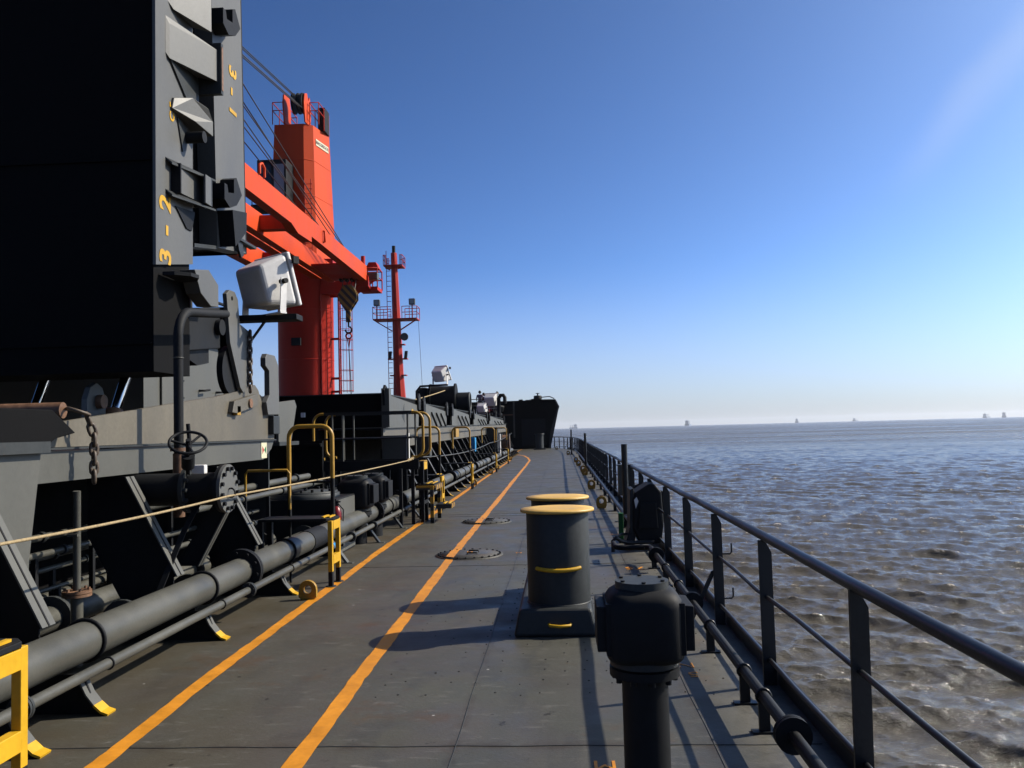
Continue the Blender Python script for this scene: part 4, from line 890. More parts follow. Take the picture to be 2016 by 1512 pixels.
# ================================================================== CROSS DECK GAP
t = thing('access_trunk', 'dark steel access trunk with a round bolted lid behind the arched handrail', 'access hatch', (-3.7, 12, 0))
MB().box(-4.55, -3.18, 11.95, 13.0, .0, .80).build('trunk', 'black', t, .01)
MB().box(-3.182, -3.165, 12.0, 12.95, .03, .78).build('side_plate', 'grey', t)
MB().lathe([(.5, .80), (.5, .86), (.49, .865)], (-3.78, 12.45), 40).build('rim', 'deckgrey', t)
lid = MB().lathe([(.47, .865), (.47, .89), (.02, .90)], (-3.78, 12.45), 40).build('lid', 'deckgrey', t)
for k in range(18):
    a_ = 2 * math.pi * k / 18; p = (-3.78 + .435 * math.cos(a_), 12.45 + .435 * math.sin(a_), .88); MB().cyl(p, (p[0], p[1], p[2] + .05), .024, 6).build('bolt', 'black', lid)
t = thing('fire_extinguisher', 'red fire extinguisher hanging at the corner of the access trunk', 'extinguisher', (-3.14, 11.85, .3))
MB().lathe([(.02, .30), (.07, .32), (.075, .62), (.05, .69), (.025, .71)], (-3.16, 11.86), 20).build('cylinder', 'firered', t)
MB().cyl((-3.16, 11.86, .7), (-3.16, 11.86, .78), .018, 8).box(-3.2, -3.1, 11.84, 11.88, .76, .78).build('valve', 'black', t)
MB().tube([(-3.13, 11.86, .74), (-3.06, 11.86, .66), (-3.07, 11.86, .45)], .01, 6).build('hose', 'black', t)
air_vent('tank_air_vent', -3.22, 13.3, 1.55, 'nearer of two dark rounded vent heads in the cross deck gap', .50, 'x', 'black')
air_vent('tank_air_vent', -3.16, 14.25, 1.45, 'farther of two dark rounded vent heads in the cross deck gap', .52, 'x', 'black')
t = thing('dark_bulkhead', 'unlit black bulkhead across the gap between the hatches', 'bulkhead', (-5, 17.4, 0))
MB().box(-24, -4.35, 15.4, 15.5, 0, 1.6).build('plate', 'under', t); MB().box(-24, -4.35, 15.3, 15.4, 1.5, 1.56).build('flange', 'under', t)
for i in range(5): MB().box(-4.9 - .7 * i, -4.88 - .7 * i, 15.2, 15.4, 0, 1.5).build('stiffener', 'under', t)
t = thing('lit_gusset', 'grey lit gusset plate in front of the black hatch end wall', 'plate', (-4.4, 13.5, 0))
MB().prism([(13.08, 1.62), (13.7, 1.62), (14.0, 2.2), (13.9, 2.3), (13.08, 2.24)], 'x', -4.42, -4.38).build('plate', 'grey', t); MB().box(-4.7, -4.36, 13.06, 14.05, 1.56, 1.62).build('foot', 'deckgrey', t)
# platform over the pipes with looped handrails
t = thing('pipe_platform', 'dark platform crossing the pipes with yellow looped handrail ends', 'platform', (-3.4, 16.3, 0))
MB().box(-4.5, -2.66, 15.95, 16.75, 1.06, 1.12).build('deck_plate', 'black', t, .004)
MB().box(-4.5, -2.66, 15.90, 15.945, 1.02, 1.2).build('edge_beam', 'black', t); MB().box(-4.5, -2.66, 16.755, 16.80, 1.02, 1.2).build('edge_beam', 'black', t)
for yy in (15.92, 16.78):
    for x0, sg in ((-4.45, -1), (-2.78, 1)):
        c = x0; path = [(x0, yy, 2.10)] + arc((x0, yy, 1.98), .12, math.pi / 2, 0, (sg, 0, 0), (0, 0, 1))
        path = [(x0, yy, 2.10)] + arc((x0 + sg * .04, yy, 1.93), .17, math.pi / 2, 0, (sg, 0, 0), (0, 0, 1)) + arc((x0 + sg * .04, yy, 1.42), .17, 0, -math.pi / 2, (sg, 0, 0), (0, 0, 1)) + [(x0, yy, 1.25)]
        MB().tube(path, .026, 10).build('rail_loop', 'oyellow', t)
    MB().box(-4.45, -2.78, yy - .025, yy + .025, 2.075, 2.125).build('top_rail', 'rail', t); MB().cyl((-4.45, yy, 1.62), (-2.78, yy, 1.62), .018, 8).build('middle_rail', 'rail', t)
    for xx in (-4.3, -4.1, -2.86): MB().cyl((xx, yy, 1.1), (xx, yy, 2.09), .02, 8).build('post', 'pipe', t)
for xx, yy in ((-2.78, 15.92), (-2.78, 16.78), (-4.4, 15.92), (-4.4, 16.78), (-2.95, 15.6)): MB().box(xx - .03, xx + .03, yy - .03, yy + .03, 0, 1.05).build('leg', 'black', t)
for yy in (16.1, 16.55): MB().box(-2.66, -2.60, yy - .035, yy + .035, 0, 1.16).build('ladder_upright', 'black', t)
MB().box(-2.665, -2.595, 16.14, 16.51, 1.0, 1.14).build('ladder_rung', 'yellow', t, .004); MB().box(-2.70, -2.595, 16.14, 16.51, 1.15, 1.17).build('ladder_step', 'oyellow', t)
for z in (.35, .68): MB().box(-2.665, -2.595, 16.14, 16.51, z, z + .06).build('ladder_rung', 'black', t)
t = thing('striped_step', 'black and yellow hazard striped step frame at the walkway edge', 'step', (-2.45, 16.4, 0))
for yy in (16.0, 16.95): MB().box(-2.47, -2.40, yy - .035, yy + .035, .09, .70).build('post', 'stripe', t, .003); MB().box(-2.47, -2.40, yy - .035, yy + .035, 0, .09).build('post_foot', 'black', t)
MB().box(-2.7, -2.40, 16.04, 16.91, .70, .73).build('upper_tread', 'black', t); MB().box(-2.74, -2.36, 16.0, 16.95, .62, .70).build('upper_fascia', 'stripe', t)
for xx in (-2.46, -2.56): MB().box(xx, xx + .03, 16.1, 16.8, .732, .745).build('grip_strip', 'yellow', t)
MB().box(-2.39, -2.12, 16.25, 16.8, .30, .33).build('lower_tread', 'black', t); MB().box(-2.12, -2.10, 16.25, 16.8, .25, .33).build('lower_fascia', 'stripe', t); MB().box(-2.40, -2.12, 16.23, 16.25, .25, .33).build('tread_side', 'stripe', t)
for xx in (-2.18, -2.27): MB().box(xx, xx + .035, 16.3, 16.75, .332, .345).build('grip_strip', 'yellow', t)
t = thing('junction_box', 'grey electrical cabinet with a white edge behind the platform posts', 'cabinet', (-3.3, 17.2, 0))
MB().box(-3.62, -3.12, 17.2, 17.6, 1.12, 1.66).build('cabinet', 'pipe', t, .008); MB().box(-3.12, -3.10, 17.2, 17.45, 1.08, 1.70).build('door', 'white', t)
MB().box(-3.098, -3.09, 17.25, 17.3, 1.2, 1.34).build('handle', 'black', t)
for xx in (-3.55, -3.2): MB().box(xx, xx + .05, 17.35, 17.4, 0, 1.12).build('leg', 'black', t)
t = thing('junction_box', 'darker second cabinet on posts right of the white edged cabinet', 'cabinet', (-2.95, 18.3, 0))
MB().box(-3.1, -2.82, 18.3, 18.6, 1.15, 1.62).build('cabinet', 'deckgrey', t, .008); MB().box(-3.0, -2.94, 18.4, 18.45, 0, 1.15).build('leg', 'black', t); MB().box(-2.82, -2.812, 18.33, 18.57, 1.2, 1.58).build('door', 'pipe', t)
# ropes
def sag(a, b, s, n=24): return [Vector(a).lerp(Vector(b), i / n) - Vector((0, 0, s * 4 * (i / n) * (1 - i / n))) for i in range(n + 1)]
o = MB().tube([(-2.85, 2.0, 1.24)] + sag((-2.88, 4.27, 1.20), (-2.92, 7.35, 1.20), .015) + sag((-2.92, 7.36, 1.20), (-2.76, 15.9, 1.21), .02)[1:], .0092, 8).build('guide_rope', 'rope', base=(-2.9, 7.3, 1.2)); tag(o, 'tan rope stretched along the walkway past the blind flange to the platform', 'rope')
o = MB().tube([Vector(p) + Vector((.02 * math.sin(i * 2.4), 0, .02 * math.cos(i * 2.4))) for i, p in enumerate(sag((-2.80, 15.5, 1.20), (-2.74, 15.95, 1.24), .0, 22))], .014, 6).build('rope_lashing', 'rope', base=(-2.76, 15.9, 1.2)); tag(o, 'knotted end of the tan rope tied round the platform post', 'rope')
o = MB().tube(sag((-2.74, 16.85, 1.22), (-2.85, 34.5, 1.2), .12) + sag((-2.85, 34.6, 1.2), (-3.1, 55, 1.5), .1), .012, 6).build('guide_rope', 'pipe', base=(-2.8, 25, 1.2)); tag(o, 'thin pale rope strung on beyond the platform towards the bow', 'rope')

# ================================================================== FORWARD HATCH
h2 = thing('hatch_coaming', 'long forward hatch coaming with rows of slanted stays beside the walkway', 'hatch coaming', (CX, 30, 0))
zb = lambda y: 1.36 + (y - 18) * .0052
zt = lambda y: 1.82 + (y - 18) * .0068
MB().prism([(18.2, zb(18)), (60, zb(60)), (60, zt(60)), (18.2, zt(18))], 'x', CX - .04, CX).build('side_plate', 'stain', h2)
MB().prism([(18.2, zt(18)), (60, zt(60)), (60, zt(60) + .02), (18.2, zt(18) + .02)], 'x', -5.5, CX + .06).build('top_flange', 'grey', h2)
MB().prism([(18.2, zb(18) + .26), (60, zb(60) + .26), (60, zb(60) + .28), (18.2, zb(18) + .28)], 'x', CX, CX + .05).build('ledge', 'deckgrey', h2)
MB().box(-5.3, -5.2, 18.1, 62, 0, 1.8).build('inner_wall', 'under', h2); MB().box(-26, -5.2, 17.95, 18.1, 0, 1.85).build('end_wall', 'under', h2)  # aft end wall near-black, shade put into its colour
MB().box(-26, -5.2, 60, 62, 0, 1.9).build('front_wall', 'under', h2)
y = 19.3
while y < 60:
    make_stay(y, h2, tip=True, top=zb(y) - .01); y += 1.62
# covers lying closed on the forward coaming
def cover(y0, y1, z, label, fittings=True):
    t = thing('hatch_cover', label, 'hatch cover', (CX, y0, zt(y0)), 'closed forward hatch covers')
    zz = zt(y0) + .025
    MB().box(-26.5, CX - .04, y0, y1, zz, z).build('panel_body', 'under', t)  # aft end coloured near-black for its shade, lit side left grey
    MB().prism([(y0 + .1, zz), (y1 - .1, zz), (y1 - .02, z - .35), (y1 - .3, z - .12), (y0 + .08, z + .02)], 'x', CX - .035, CX).build('end_plate', 'grey', t)
    MB().box(-26.5, CX - .02, y0 - .03, y1 + .02, z, z + .025).build('top_plate', 'deckgrey', t)
    for yy in (y0 + .05, y1 - .1):
        lug = MB().prism([(yy - .16, z - .25), (yy + .16, z - .25), (yy + .2, z + .0), (yy + .12, z + .16), (yy - .05, z + .2), (yy - .2, z + .08)], 'x', CX, CX + .05).build('hinge_lug', 'black', t, .006)
        MB().cyl((CX + .05, yy, z + .02), (CX + .054, yy, z + .02), .05, 14).build('pin', 'pipe', lug)
    if fittings:
        for k in range(3):
            yy = y0 + (y1 - y0) * (.3 + .2 * k); MB().flat([(CX + .01, yy, z - .2), (CX + .12, yy + .35, zz)], .06, .02, (1, 0, 0)).build('securing_arm', 'deckgrey', t)
    return t
c1 = cover(18.3, 22.9, 2.56, 'nearest closed forward hatch cover with shade-blackened end and lit side', False)
MB().box(CX - .03, CX + .14, 18.2, 18.42, 1.84, 2.68).build('end_post', 'grey', c1)
MB().prism([(20.4, 2.12), (20.75, 2.42), (20.75, 1.96)], 'x', CX + .001, CX + .004).build('diamond_mark', 'deckgrey', c1)
face_text('4', .3, 21.9, 2.25, True, c1, CX + .005)
MB().box(-5.6, -5.52, 18.2, 18.27, 2.1, 2.2).build('end_fitting', 'white', c1)
cover(23.6, 28.6, 2.50, 'second closed forward hatch cover with slanted securing arms')
cover(29.9, 36.0, 2.50, 'third closed forward hatch cover seen beneath the dark winch')
cover(37.5, 44.5, 2.46, 'fourth closed forward hatch cover ahead of the winch')
cover(46, 58, 2.46, 'farthest closed forward hatch cover close to the forecastle')
o = MB().box(-3.66, -3.5, 35.0, 35.5, .85, 1.42).build('blue_locker', 'blue', base=(-3.6, 35.2, .85), bevel=.01); tag(o, 'bright blue locker front between the stays of the forward hatch', 'locker')
o = MB().box(-3.70, -3.62, 29.6, 30.5, 1.5, 1.8).build('brass_box', 'oyellow', base=(-3.65, 30, 1.5), bevel=.01); tag(o, 'tan box fixed on the forward coaming strip', 'box')
t = thing('hose_reel', 'dark red hose reel near the end of the pipe by the bow', 'hose reel', (-3.0, 48, 0))
MB().cyl((-3.3, 49, 1.0), (-2.9, 49, 1.0), .42, 28).build('drum', 'ruststeel', t)
for xx in (-3.34, -2.9): MB().torus((xx, 49, 1.0), (1, 0, 0), .46, .03, 28, 8).build('rim', 'deckgrey', t)
MB().box(-3.3, -2.9, 48.9, 49.1, 0, .6).build('stand', 'black', t)
t = thing('fire_locker', 'dark locker with a white pipe standing by the far coaming', 'locker', (-3.2, 43.5, 0))
MB().box(-3.75, -3.2, 43.6, 44.2, .6, 1.85).build('locker', 'deckgrey', t, .01); MB().cyl((-3.1, 43.7, .5), (-3.1, 43.7, 1.5), .06, 12).build('white_pipe', 'white', t)
for xx in (-3.7, -3.25): MB().box(xx, xx + .04, 43.8, 43.84, 0, .6).build('leg', 'black', t)
# ================================================================== CRANES
KX, KY = -15.3, 51.0
def ring(pts, z): return [(x, y, z) for x, y in pts]
ck = thing('deck_crane', 'orange deck crane tower with red round pedestal rising behind the hatches', 'crane', (KX, KY, 0), None)
MB().lathe([(1.66, 0), (1.66, 10.9), (1.9, 11.2), (1.9, 11.9), (1.7, 12.0)], (KX, KY), 64).build('pedestal', 'red', ck)
def oct_(k, zlo):  # chamfered tower plan
    return [(KX - 1.75 * k, KY - 1.5 * k), (KX + .45 * k, KY - 1.5 * k), (KX + 1.05 * k, KY - 1.05 * k), (KX + 1.55 * k, KY + 1.6 * k), (KX - 1.0 * k, KY + 1.7 * k), (KX - 1.75 * k, KY + 1.2 * k)]
lo, hi = oct_(.98, 0), oct_(.81, 0)
vs = ring(lo, 12.0) + ring(hi, 20.5); nn = 6
MB().add(vs, [tuple(range(nn - 1, -1, -1)), tuple(range(nn, 2 * nn))] + [(i, (i + 1) % nn, nn + (i + 1) % nn, nn + i) for i in range(nn)]).build('tower', 'orange', ck)
MB().box(KX - 2.2, KX + 2.3, KY - 2.2, KY + 2.2, 11.6, 12.0).build('slewing_platform', 'red', ck)
# name plate on the starboard face of the tower
def tface(u, z):  # point on the starboard face between corner 2 and 3
    f = (z - 12) / 8.5; a_ = Vector(lo[2]).lerp(Vector(hi[2]), f); b_ = Vector(lo[3]).lerp(Vector(hi[3]), f); p = a_.lerp(b_, u); return Vector((p.x, p.y, z))
c = tface(.5, 19.55); ydir = (tface(1, 19.55) - tface(0, 19.55)).normalized(); zdir = (tface(.5, 20) - tface(.5, 19)).normalized(); nrm = ydir.cross(zdir).normalized()
pl = MB().box(-.85, .85, -.2, .2, 0, .02).xform(frame(ydir, zdir, nrm, c + nrm * .012)).build('name_plate', 'cream', ck)
text('plate_lettering', 'MACGREGOR', .27, frame(ydir, zdir, nrm, c + nrm * .036), 'ink', pl, .003, .008)
cab = MB().box(KX - 2.0, KX - .25, KY - 2.7, KY - 1.2, 15.2, 17.9).build('cab', 'black', ck, .05)
MB().box(KX - 1.9, KX - 1.15, KY - 2.72, KY - 2.70, 15.6, 17.6).build('window', 'glass', cab); MB().box(KX - .98, KX - .38, KY - 2.72, KY - 2.70, 15.4, 17.6).build('window', 'lens', cab)
MB().box(KX - 2.3, KX - .1, KY - 2.9, KY - 1.2, 15.05, 15.2).build('floor', 'black', cab)
MB().tube([(KX - 2.25, KY - 2.85, 15.2), (KX - 2.25, KY - 2.85, 16.3), (KX - 2.25, KY - 1.3, 16.3)], .03, 6).build('cab_rail', 'black', cab)
for z in (14.0, 16.1, 18.3):
    f = (z - 12) / 8.5; P_ = [Vector(a_).lerp(Vector(b_), f) for a_, b_ in zip(lo, hi)]; cc = Vector((KX, KY))
    MB().tube([Vector((*(cc + (p - cc) * 1.002), z)) for p in P_], .018, 5, True).build('plate_joint', 'orange', ck)
for z in (3.0, 6.2, 9.2): MB().torus((KX, KY, z), (0, 0, 1), 1.66, .018, 64, 5).build('plate_joint', 'red', ck)
# top sheaves, railings, motor box
q = MB().prism([(KY - 1.5, 20.5), (KY - .4, 20.5), (KY - .3, 21.5), (KY - .55, 22.35), (KY - .85, 22.0), (KY - 1.1, 22.4), (KY - 1.6, 22.2), (KY - 1.75, 21.6)], 'x', KX + .5, KX + .58).build('sheave_cheek', 'orange', ck)
MB().prism([(KY - 1.5, 20.5), (KY - .4, 20.5), (KY - .3, 21.5), (KY - .55, 22.35), (KY - 1.6, 22.2), (KY - 1.75, 21.6)], 'x', KX - .75, KX - .67).build('sheave_cheek', 'orange', ck)
for xx in (KX - .2, KX + .1, KX + .35): MB().cyl((xx, KY - 1.3, 21.7), (xx + .1, KY - 1.3, 21.7), .62, 28).build('sheave', 'black', ck)
MB().box(KX + .85, KX + 1.3, KY + .2, KY + 1.2, 20.5, 22.0).build('motor_box', 'black', ck, .03)
for x0, x1, y0, y1 in ((KX - 1.5, KX - .8, KY - 1.3, KY + 1.3), (KX + .7, KX + 1.25, KY - 1.0, KY + 1.3)):
    rl_ = MB()
    for z in (21.35, 21.85): rl_.tube([(x0, y0, z), (x1, y0, z), (x1, y1, z), (x0, y1, z), (x0, y0, z)], .03, 6)
    for xx in (x0, x1):
        for yy in (y0, (y0 + y1) / 2, y1): rl_.cyl((xx, yy, 20.5), (xx, yy, 21.85), .03, 6)
    rl_.build('top_railing', 'red', ck)
ld = MB()
for xx in (KX + .55, KX + .95): ld.cyl((xx, KY - 1.62, 12.0), (xx - .1, KY - 1.5, 17.0), .03, 6)
for i in range(16): ld.cyl((KX + .53, KY - 1.62 + .007 * i, 12.2 + .3 * i), (KX + .95, KY - 1.62 + .007 * i, 12.2 + .3 * i), .02, 5)
ld.build('tower_ladder', 'red', ck)
# pedestal ladder with safety cage
LX, LY = KX + 2.15, KY - .3
cg = MB()
for d in (-.2, .2): cg.box(LX - .04 + d * 0, LX + .04, LY + d - .03, LY + d + .03, 4.0, 10.6)
for i in range(22): cg.cyl((LX, LY - .2, 4.1 + .3 * i), (LX, LY + .2, 4.1 + .3 * i), .018, 5)
ldr = cg.build('pedestal_ladder', 'red', ck)
cage = MB()
for i in range(9):
    z = 4.3 + .62 * i
    if i == 3: continue
    cage.tube([(LX + .38 + .42 * math.cos(a_), LY + .42 * math.sin(a_), z) for a_ in [R(-140 + 20 * k) for k in range(15)]], .018, 5)
for a_ in (-100, -50, 0, 50, 100): cage.cyl((LX + .38 + .42 * math.cos(R(a_)), LY + .42 * math.sin(R(a_)), 4.2), (LX + .38 + .42 * math.cos(R(a_)), LY + .42 * math.sin(R(a_)), 9.4), .016, 5)
cage.build('safety_cage', 'red', ldr)
for z in (4.2, 5.0, 7.4, 10.0): MB().box(KX + 1.6, LX, LY - .06, LY + .06, z, z + .14).build('ladder_bracket', 'red', ck)
MB().tube([(KX + 1.25, KY - 1.15, 3), (KX + 1.25, KY - 1.15, 8.5), (KX + 1.27, KY - 1.22, 8.7), (KX + 1.25, KY - 1.15, 10.6)], .05, 6).build('cable_run', 'red', ck)
MB().box(KX - .35, KX + .2, KY - 1.85, KY - 1.6, 7.0, 7.45).build('pedestal_lamp', 'black', ck)
MB().box(KX + 1.3, KX + 3.3, KY - 1.2, KY - .4, 10.1, 11.3).build('jib_rest_beam', 'red', ck)
MB().prism([(KX + 3.3, 10.1), (KX + 3.3, 11.3), (KX + 4.4, 11.3), (KX + 4.4, 10.9)], 'y', KY - 1.2, KY - .4).build('jib_rest_end', 'red', ck)
# its own jib stowed aft, partly hidden by the hatch covers
for xx in (KX - 1.5, KX + .9): MB().box(xx, xx + .6, 16, KY - 1.8, 11.0 if xx < KX else 10.9, 12.0).build('jib_beam', 'orange', ck)
for i in range(6): MB().box(KX - .9, KX + .9, 20 + 5.2 * i, 20.4 + 5.2 * i, 11.1, 11.9).build('jib_cross_beam', 'red', ck)
wr = MB()
for dx, dz in ((-.15, .55), (.0, .5), (.1, .05), (.3, -.25), (.45, -.3)): wr.tube([(KX + dx, KY - 1.6, 21.6 + dz), (KX + dx * 1.5, 14, 17.6 + dz * 1.5)], .032, 5)
wr.build('luffing_wire', 'wire', ck)

# after crane: its jib reaches forward past the hatch covers, tip beside the forward crane
jb = thing('crane_jib', 'bright orange twin beam crane jib stretching forward to a hook block', 'crane jib', (-11.3, 30, 10.6))
MB().prism([(6, 10.22), (33.2, 10.22), (34.1, 10.0), (36.0, 10.05), (36.0, 10.3), (46.6, 10.2), (46.6, 11.05), (6, 11.12)], 'x', -10.9, -10.5).build('starboard_beam', 'orange', jb)
MB().prism([(6, 10.22), (46.6, 10.2), (46.6, 11.05), (6, 11.12)], 'x', -12.7, -12.3).build('port_beam', 'orange', jb)
for y in (10, 18, 26, 34.6, 45.6):
    MB().box(-12.3, -10.9, y, y + .5, 10.35, 10.95).build('cross_beam', 'orange', jb)
MB().box(-12.3, -10.9, 42, 46.5, 10.25, 10.33).build('tip_bottom_plate', 'red', jb)
for xx in (-11.9, -11.6, -11.3): MB().cyl((xx, 46.2, 10.6), (xx + .12, 46.2, 10.6), .5, 26).build('tip_sheave', 'black', jb)
for yy in (29.5, 37.8): MB().tube([(-10.46, yy, 11.1), (-10.46, yy, 11.45), (-10.46, yy + .25, 11.55), (-10.46, yy + .5, 11.45), (-10.46, yy + .5, 11.1)] if yy < 30 else [(-10.49, yy, 10.95), (-10.42, yy, 10.95), (-10.42, yy, 10.45), (-10.49, yy, 10.45)], .05, 6).build('handle', 'orange', jb)
# tip service basket with lamp
bk = MB(); bx0, bx1, by0, by1 = -11.1, -10.0, 47.0, 48.3
bk.box(bx0, bx1, by0, by1, 9.75, 9.95)
for z in (10.5, 11.0): bk.tube([(bx0, by0, z), (bx1, by0, z), (bx1, by1, z), (bx0, by1, z), (bx0, by0, z)], .035, 6)
for xx in (bx0, (bx0 + bx1) / 2, bx1):
    for yy in (by0, by1): bk.cyl((xx, yy, 9.9), (xx, yy, 11.0), .04, 6)
bko = bk.build('tip_basket', 'red', jb)
MB().prism([(-10.7, 11.0), (-9.95, 11.0), (-10.1, 11.35), (-10.5, 11.35)], 'y', 47.1, 47.9).build('tip_lamp_hood', 'red', bko); MB().box(-10.6, -9.95, 46.8, 47.3, 10.3, 10.7).build('tip_lamp', 'pipe', bko, .05)
MB().prism([(46.5, 9.9), (47.2, 9.7), (47.2, 9.95), (46.5, 10.5)], 'x', -11.2, -10.4).build('basket_bracket', 'red', jb)
MB().cyl((-10.7, 46.6, 11.0), (-10.7, 46.6, 11.6), .12, 10).build('tip_post', 'red', jb)
wr = MB()
for dx, dz, yb in ((-.2, 0, 46.0), (.1, .05, 45.8), (.35, .1, 46.2), (.5, -.2, 45.0), (.15, -.25, 44.6), (-.1, -.3, 44)):
    wr.tube([(-11.5 + dx, yb, 11.2), (-13.2 + dx * 1.6, 6, 21.0 + dz * 9)], .024, 5)
wr.build('luffing_wire', 'wire', jb)
# hook block
HX, HY = -11.25, 45.3
hk = thing('hook_block', 'black and yellow striped crane hook block hanging from the jib tip', 'hook block', (HX, HY, 7.5))
for yy in (HY - .22, HY + .14):
    MB().prism([(HX - .5, 9.25), (HX - .22, 9.75), (HX + .25, 9.75), (HX + .52, 9.25), (HX + .52, 8.95), (HX + .12, 8.35), (HX - .12, 8.35), (HX - .5, 8.95)], 'y', yy, yy + .08).build('cheek', 'hookstripe', hk)
MB().cyl((HX, HY - .14, 9.15), (HX, HY + .14, 9.15), .45, 26).build('sheave', 'black', hk)
MB().box(HX - .13, HX + .13, HY - .12, HY + .12, 7.75, 8.4).build('shank', 'hookstripe', hk, .03)
MB().tube([(HX, HY, 7.8), (HX, HY, 7.5)] + [(HX + .17 * math.sin(a_), HY, 7.33 + .17 * math.cos(a_)) for a_ in [R(25 * k) for k in range(1, 12)]], .05, 8).build('hook', 'black', hk)
MB().torus((HX, HY, 7.0), (0, 1, 0), .15, .05, 18, 6).build('shackle', 'red', hk)
MB().tube([(HX - .08, HY, 6.9), (HX, HY, 6.3), (HX + .08, HY, 6.9)], .04, 6).build('sling', 'red', hk)
w = MB()
for xx, yy in ((-.35, -.03), (-.12, .03), (.12, -.03), (.35, .03)): w.cyl((HX + xx, HY + yy, 9.5), (HX + xx, HY + yy + .6, 10.4), .025, 5)
w.build('hoist_wire', 'wire', hk)
o = MB().tube([(HX, HY, 6.3), (HX + .05, HY + .1, 4.5), (HX + .06, HY + .1, 2.6)], .03, 6).build('tag_line', 'wire', base=(HX, HY, 2.6)); tag(o, 'thin dark line hanging straight down from the hook', 'rope')

# ================================================================== FOREMAST
FX, FY = -15.45, 82.0
fm = thing('foremast', 'slim red foremast with platforms and lamps far forward', 'mast', (FX, FY, 3))
n = 8; prof = [(.72, 3.0), (.5, 7.5), (.42, 12), (.36, 16), (.30, 19.3)]; tilt = lambda z: -(z - 5) * .022
vs = []
for r_, z in prof:
    for i in range(n):
        a_ = 2 * math.pi * (i + .5) / n; vs.append((FX + tilt(z) + r_ * math.cos(a_), FY + r_ * math.sin(a_), z))
fs = [(j * n + i, j * n + (i + 1) % n, (j + 1) * n + (i + 1) % n, (j + 1) * n + i) for j in range(len(prof) - 1) for i in range(n)]; fs.append(tuple(range(len(vs) - n, len(vs))))
MB().add(vs, fs).build('column', 'red', fm)
MB().cyl((FX + tilt(19.5), FY, 19.3), (FX + tilt(19.5), FY, 20.0), .17, 12).build('top_light', 'black', fm)
def mast_platform(z, hw, rail, strut):
    cx = FX + tilt(z)
    p = MB().box(cx - hw, cx + hw, FY - .9, FY + .9, z - .12, z).build('platform', 'red', fm)
    for sg in (-1, 1):
        MB().flat([(cx + sg * .4, FY, z - strut), (cx + sg * hw * .92, FY, z - .12)], .2, .1, (0, 1, 0)).build('strut', 'red', p)
        rr = MB()
        x0, x1 = cx + sg * .7, cx + sg * hw
        for zz in (z + rail * .5, z + rail): rr.tube([(x0, FY - .85, zz), (x1, FY - .85, zz), (x1, FY + .85, zz), (x0, FY + .85, zz)], .035, 6)
        for xx in (x0, (x0 + x1) / 2, x1):
            for yy in (FY - .85, FY + .85): rr.cyl((xx, yy, z), (xx, yy, z + rail), .035, 6)
        rr.build('railing', 'red', p)
    return p
mast_platform(18.0, .92, .95, .3)
mp_ = mast_platform(12.75, 2.15, 1.15, 1.1)
for sg in (-1, 1):
    xx = FX + tilt(12.75) + sg * 1.72; lp = MB().box(xx - .3, xx + .3, FY - 1.1, FY - .7, 14.0, 14.6).build('flood_lamp', 'pipe', fm, .06)
    MB().cyl((xx, FY - .9, 12.75), (xx, FY - .9, 14.0), .06, 8).build('lamp_post', 'red', lp); MB().box(xx - .22, xx + .22, FY - 1.12, FY - 1.1, 14.08, 14.52).build('lamp_glass', 'lens', lp)
for z, hw in ((8.9, .95), (7.3, .8), (10.3, .75)):
    cx = FX + tilt(z); MB().box(cx - hw if z < 10 else cx + .3, cx + hw, FY - .35, FY + .35, z - .1, z).build('bracket', 'red', fm)
for sg in (-1, 1): MB().prism([(-.14, 0), (.14, 0), (.22, .7), (-.05, .7)], 'y', -.15, .15).xform(Matrix.Translation((FX + tilt(9) + sg * .78, FY - .2, 8.9))).build('horn', 'deckgrey', fm)
MB().cyl((FX + tilt(11) + .75, FY - .3, 11.0), (FX + tilt(11) + .75, FY - .1, 11.0), .38, 20).build('radar_dish', 'pipe', fm)
ld = MB()
for i in range(26):
    z = 6 + .5 * i; cx = FX + tilt(z) - .52 - .018 * (19 - z); ld.cyl((cx - .22, FY - .2, z), (cx + .2, FY - .2, z), .03, 5)
ld.cyl((FX + tilt(5) - .98, FY - .2, 5), (FX + tilt(19.5) - .72, FY - .2, 19.5), .035, 5); ld.build('ladder', 'red', fm)
o = MB().tube([(FX + tilt(12.75) + 2.15, FY, 12.7), (FX + 2.35, FY, 3.2)], .02, 5).build('signal_halyard', 'wire', base=(FX + 2.3, FY, 3.2)); tag(o, 'thin halyard dropping from the mast platform', 'rope')

# ================================================================== FORECASTLE
fc = thing('forecastle', 'black forecastle bulkhead with flared bulwark at the bow', 'forecastle', (-3, 74, 0))
BW = [(-30, 73.8), (-4.35, 73.8), (-0.95, 74.2)]
MB().prism([(-30, 0), (-0.92, 0), (-0.80, 1.4), (-0.1, 3.55), (-.05, 3.75), (-.35, 4.22), (-30, 4.05)], 'y', 74.0, 74.15).build('bulkhead', 'under', fc)
MB().hexa([(-.92, 74.0, 0), (-.84, 74.0, 0), (-3.2, 84, 0), (-3.3, 84, 0), (-.12, 74.0, 3.62), (.0, 74.0, 3.62), (-2.3, 86, 3.9), (-2.5, 86, 3.9)]).build('flared_side', 'black', fc)
MB().hexa([(-.12, 74.0, 3.62), (.0, 74.0, 3.62), (-2.3, 86, 3.9), (-2.5, 86, 3.9), (-.42, 74.0, 4.25), (-.32, 74.0, 4.25), (-2.9, 86, 4.7), (-3.0, 86, 4.7)]).build('bulwark', 'black', fc)
MB().prism([(-.98, 0), (-.80, 0), (-.66, 1.4), (.02, 3.6), (-.30, 4.25), (-.42, 4.25), (-.14, 3.6), (-.84, 1.4)], 'y', 73.9, 74.0).build('edge_flange', 'deckgrey', fc)
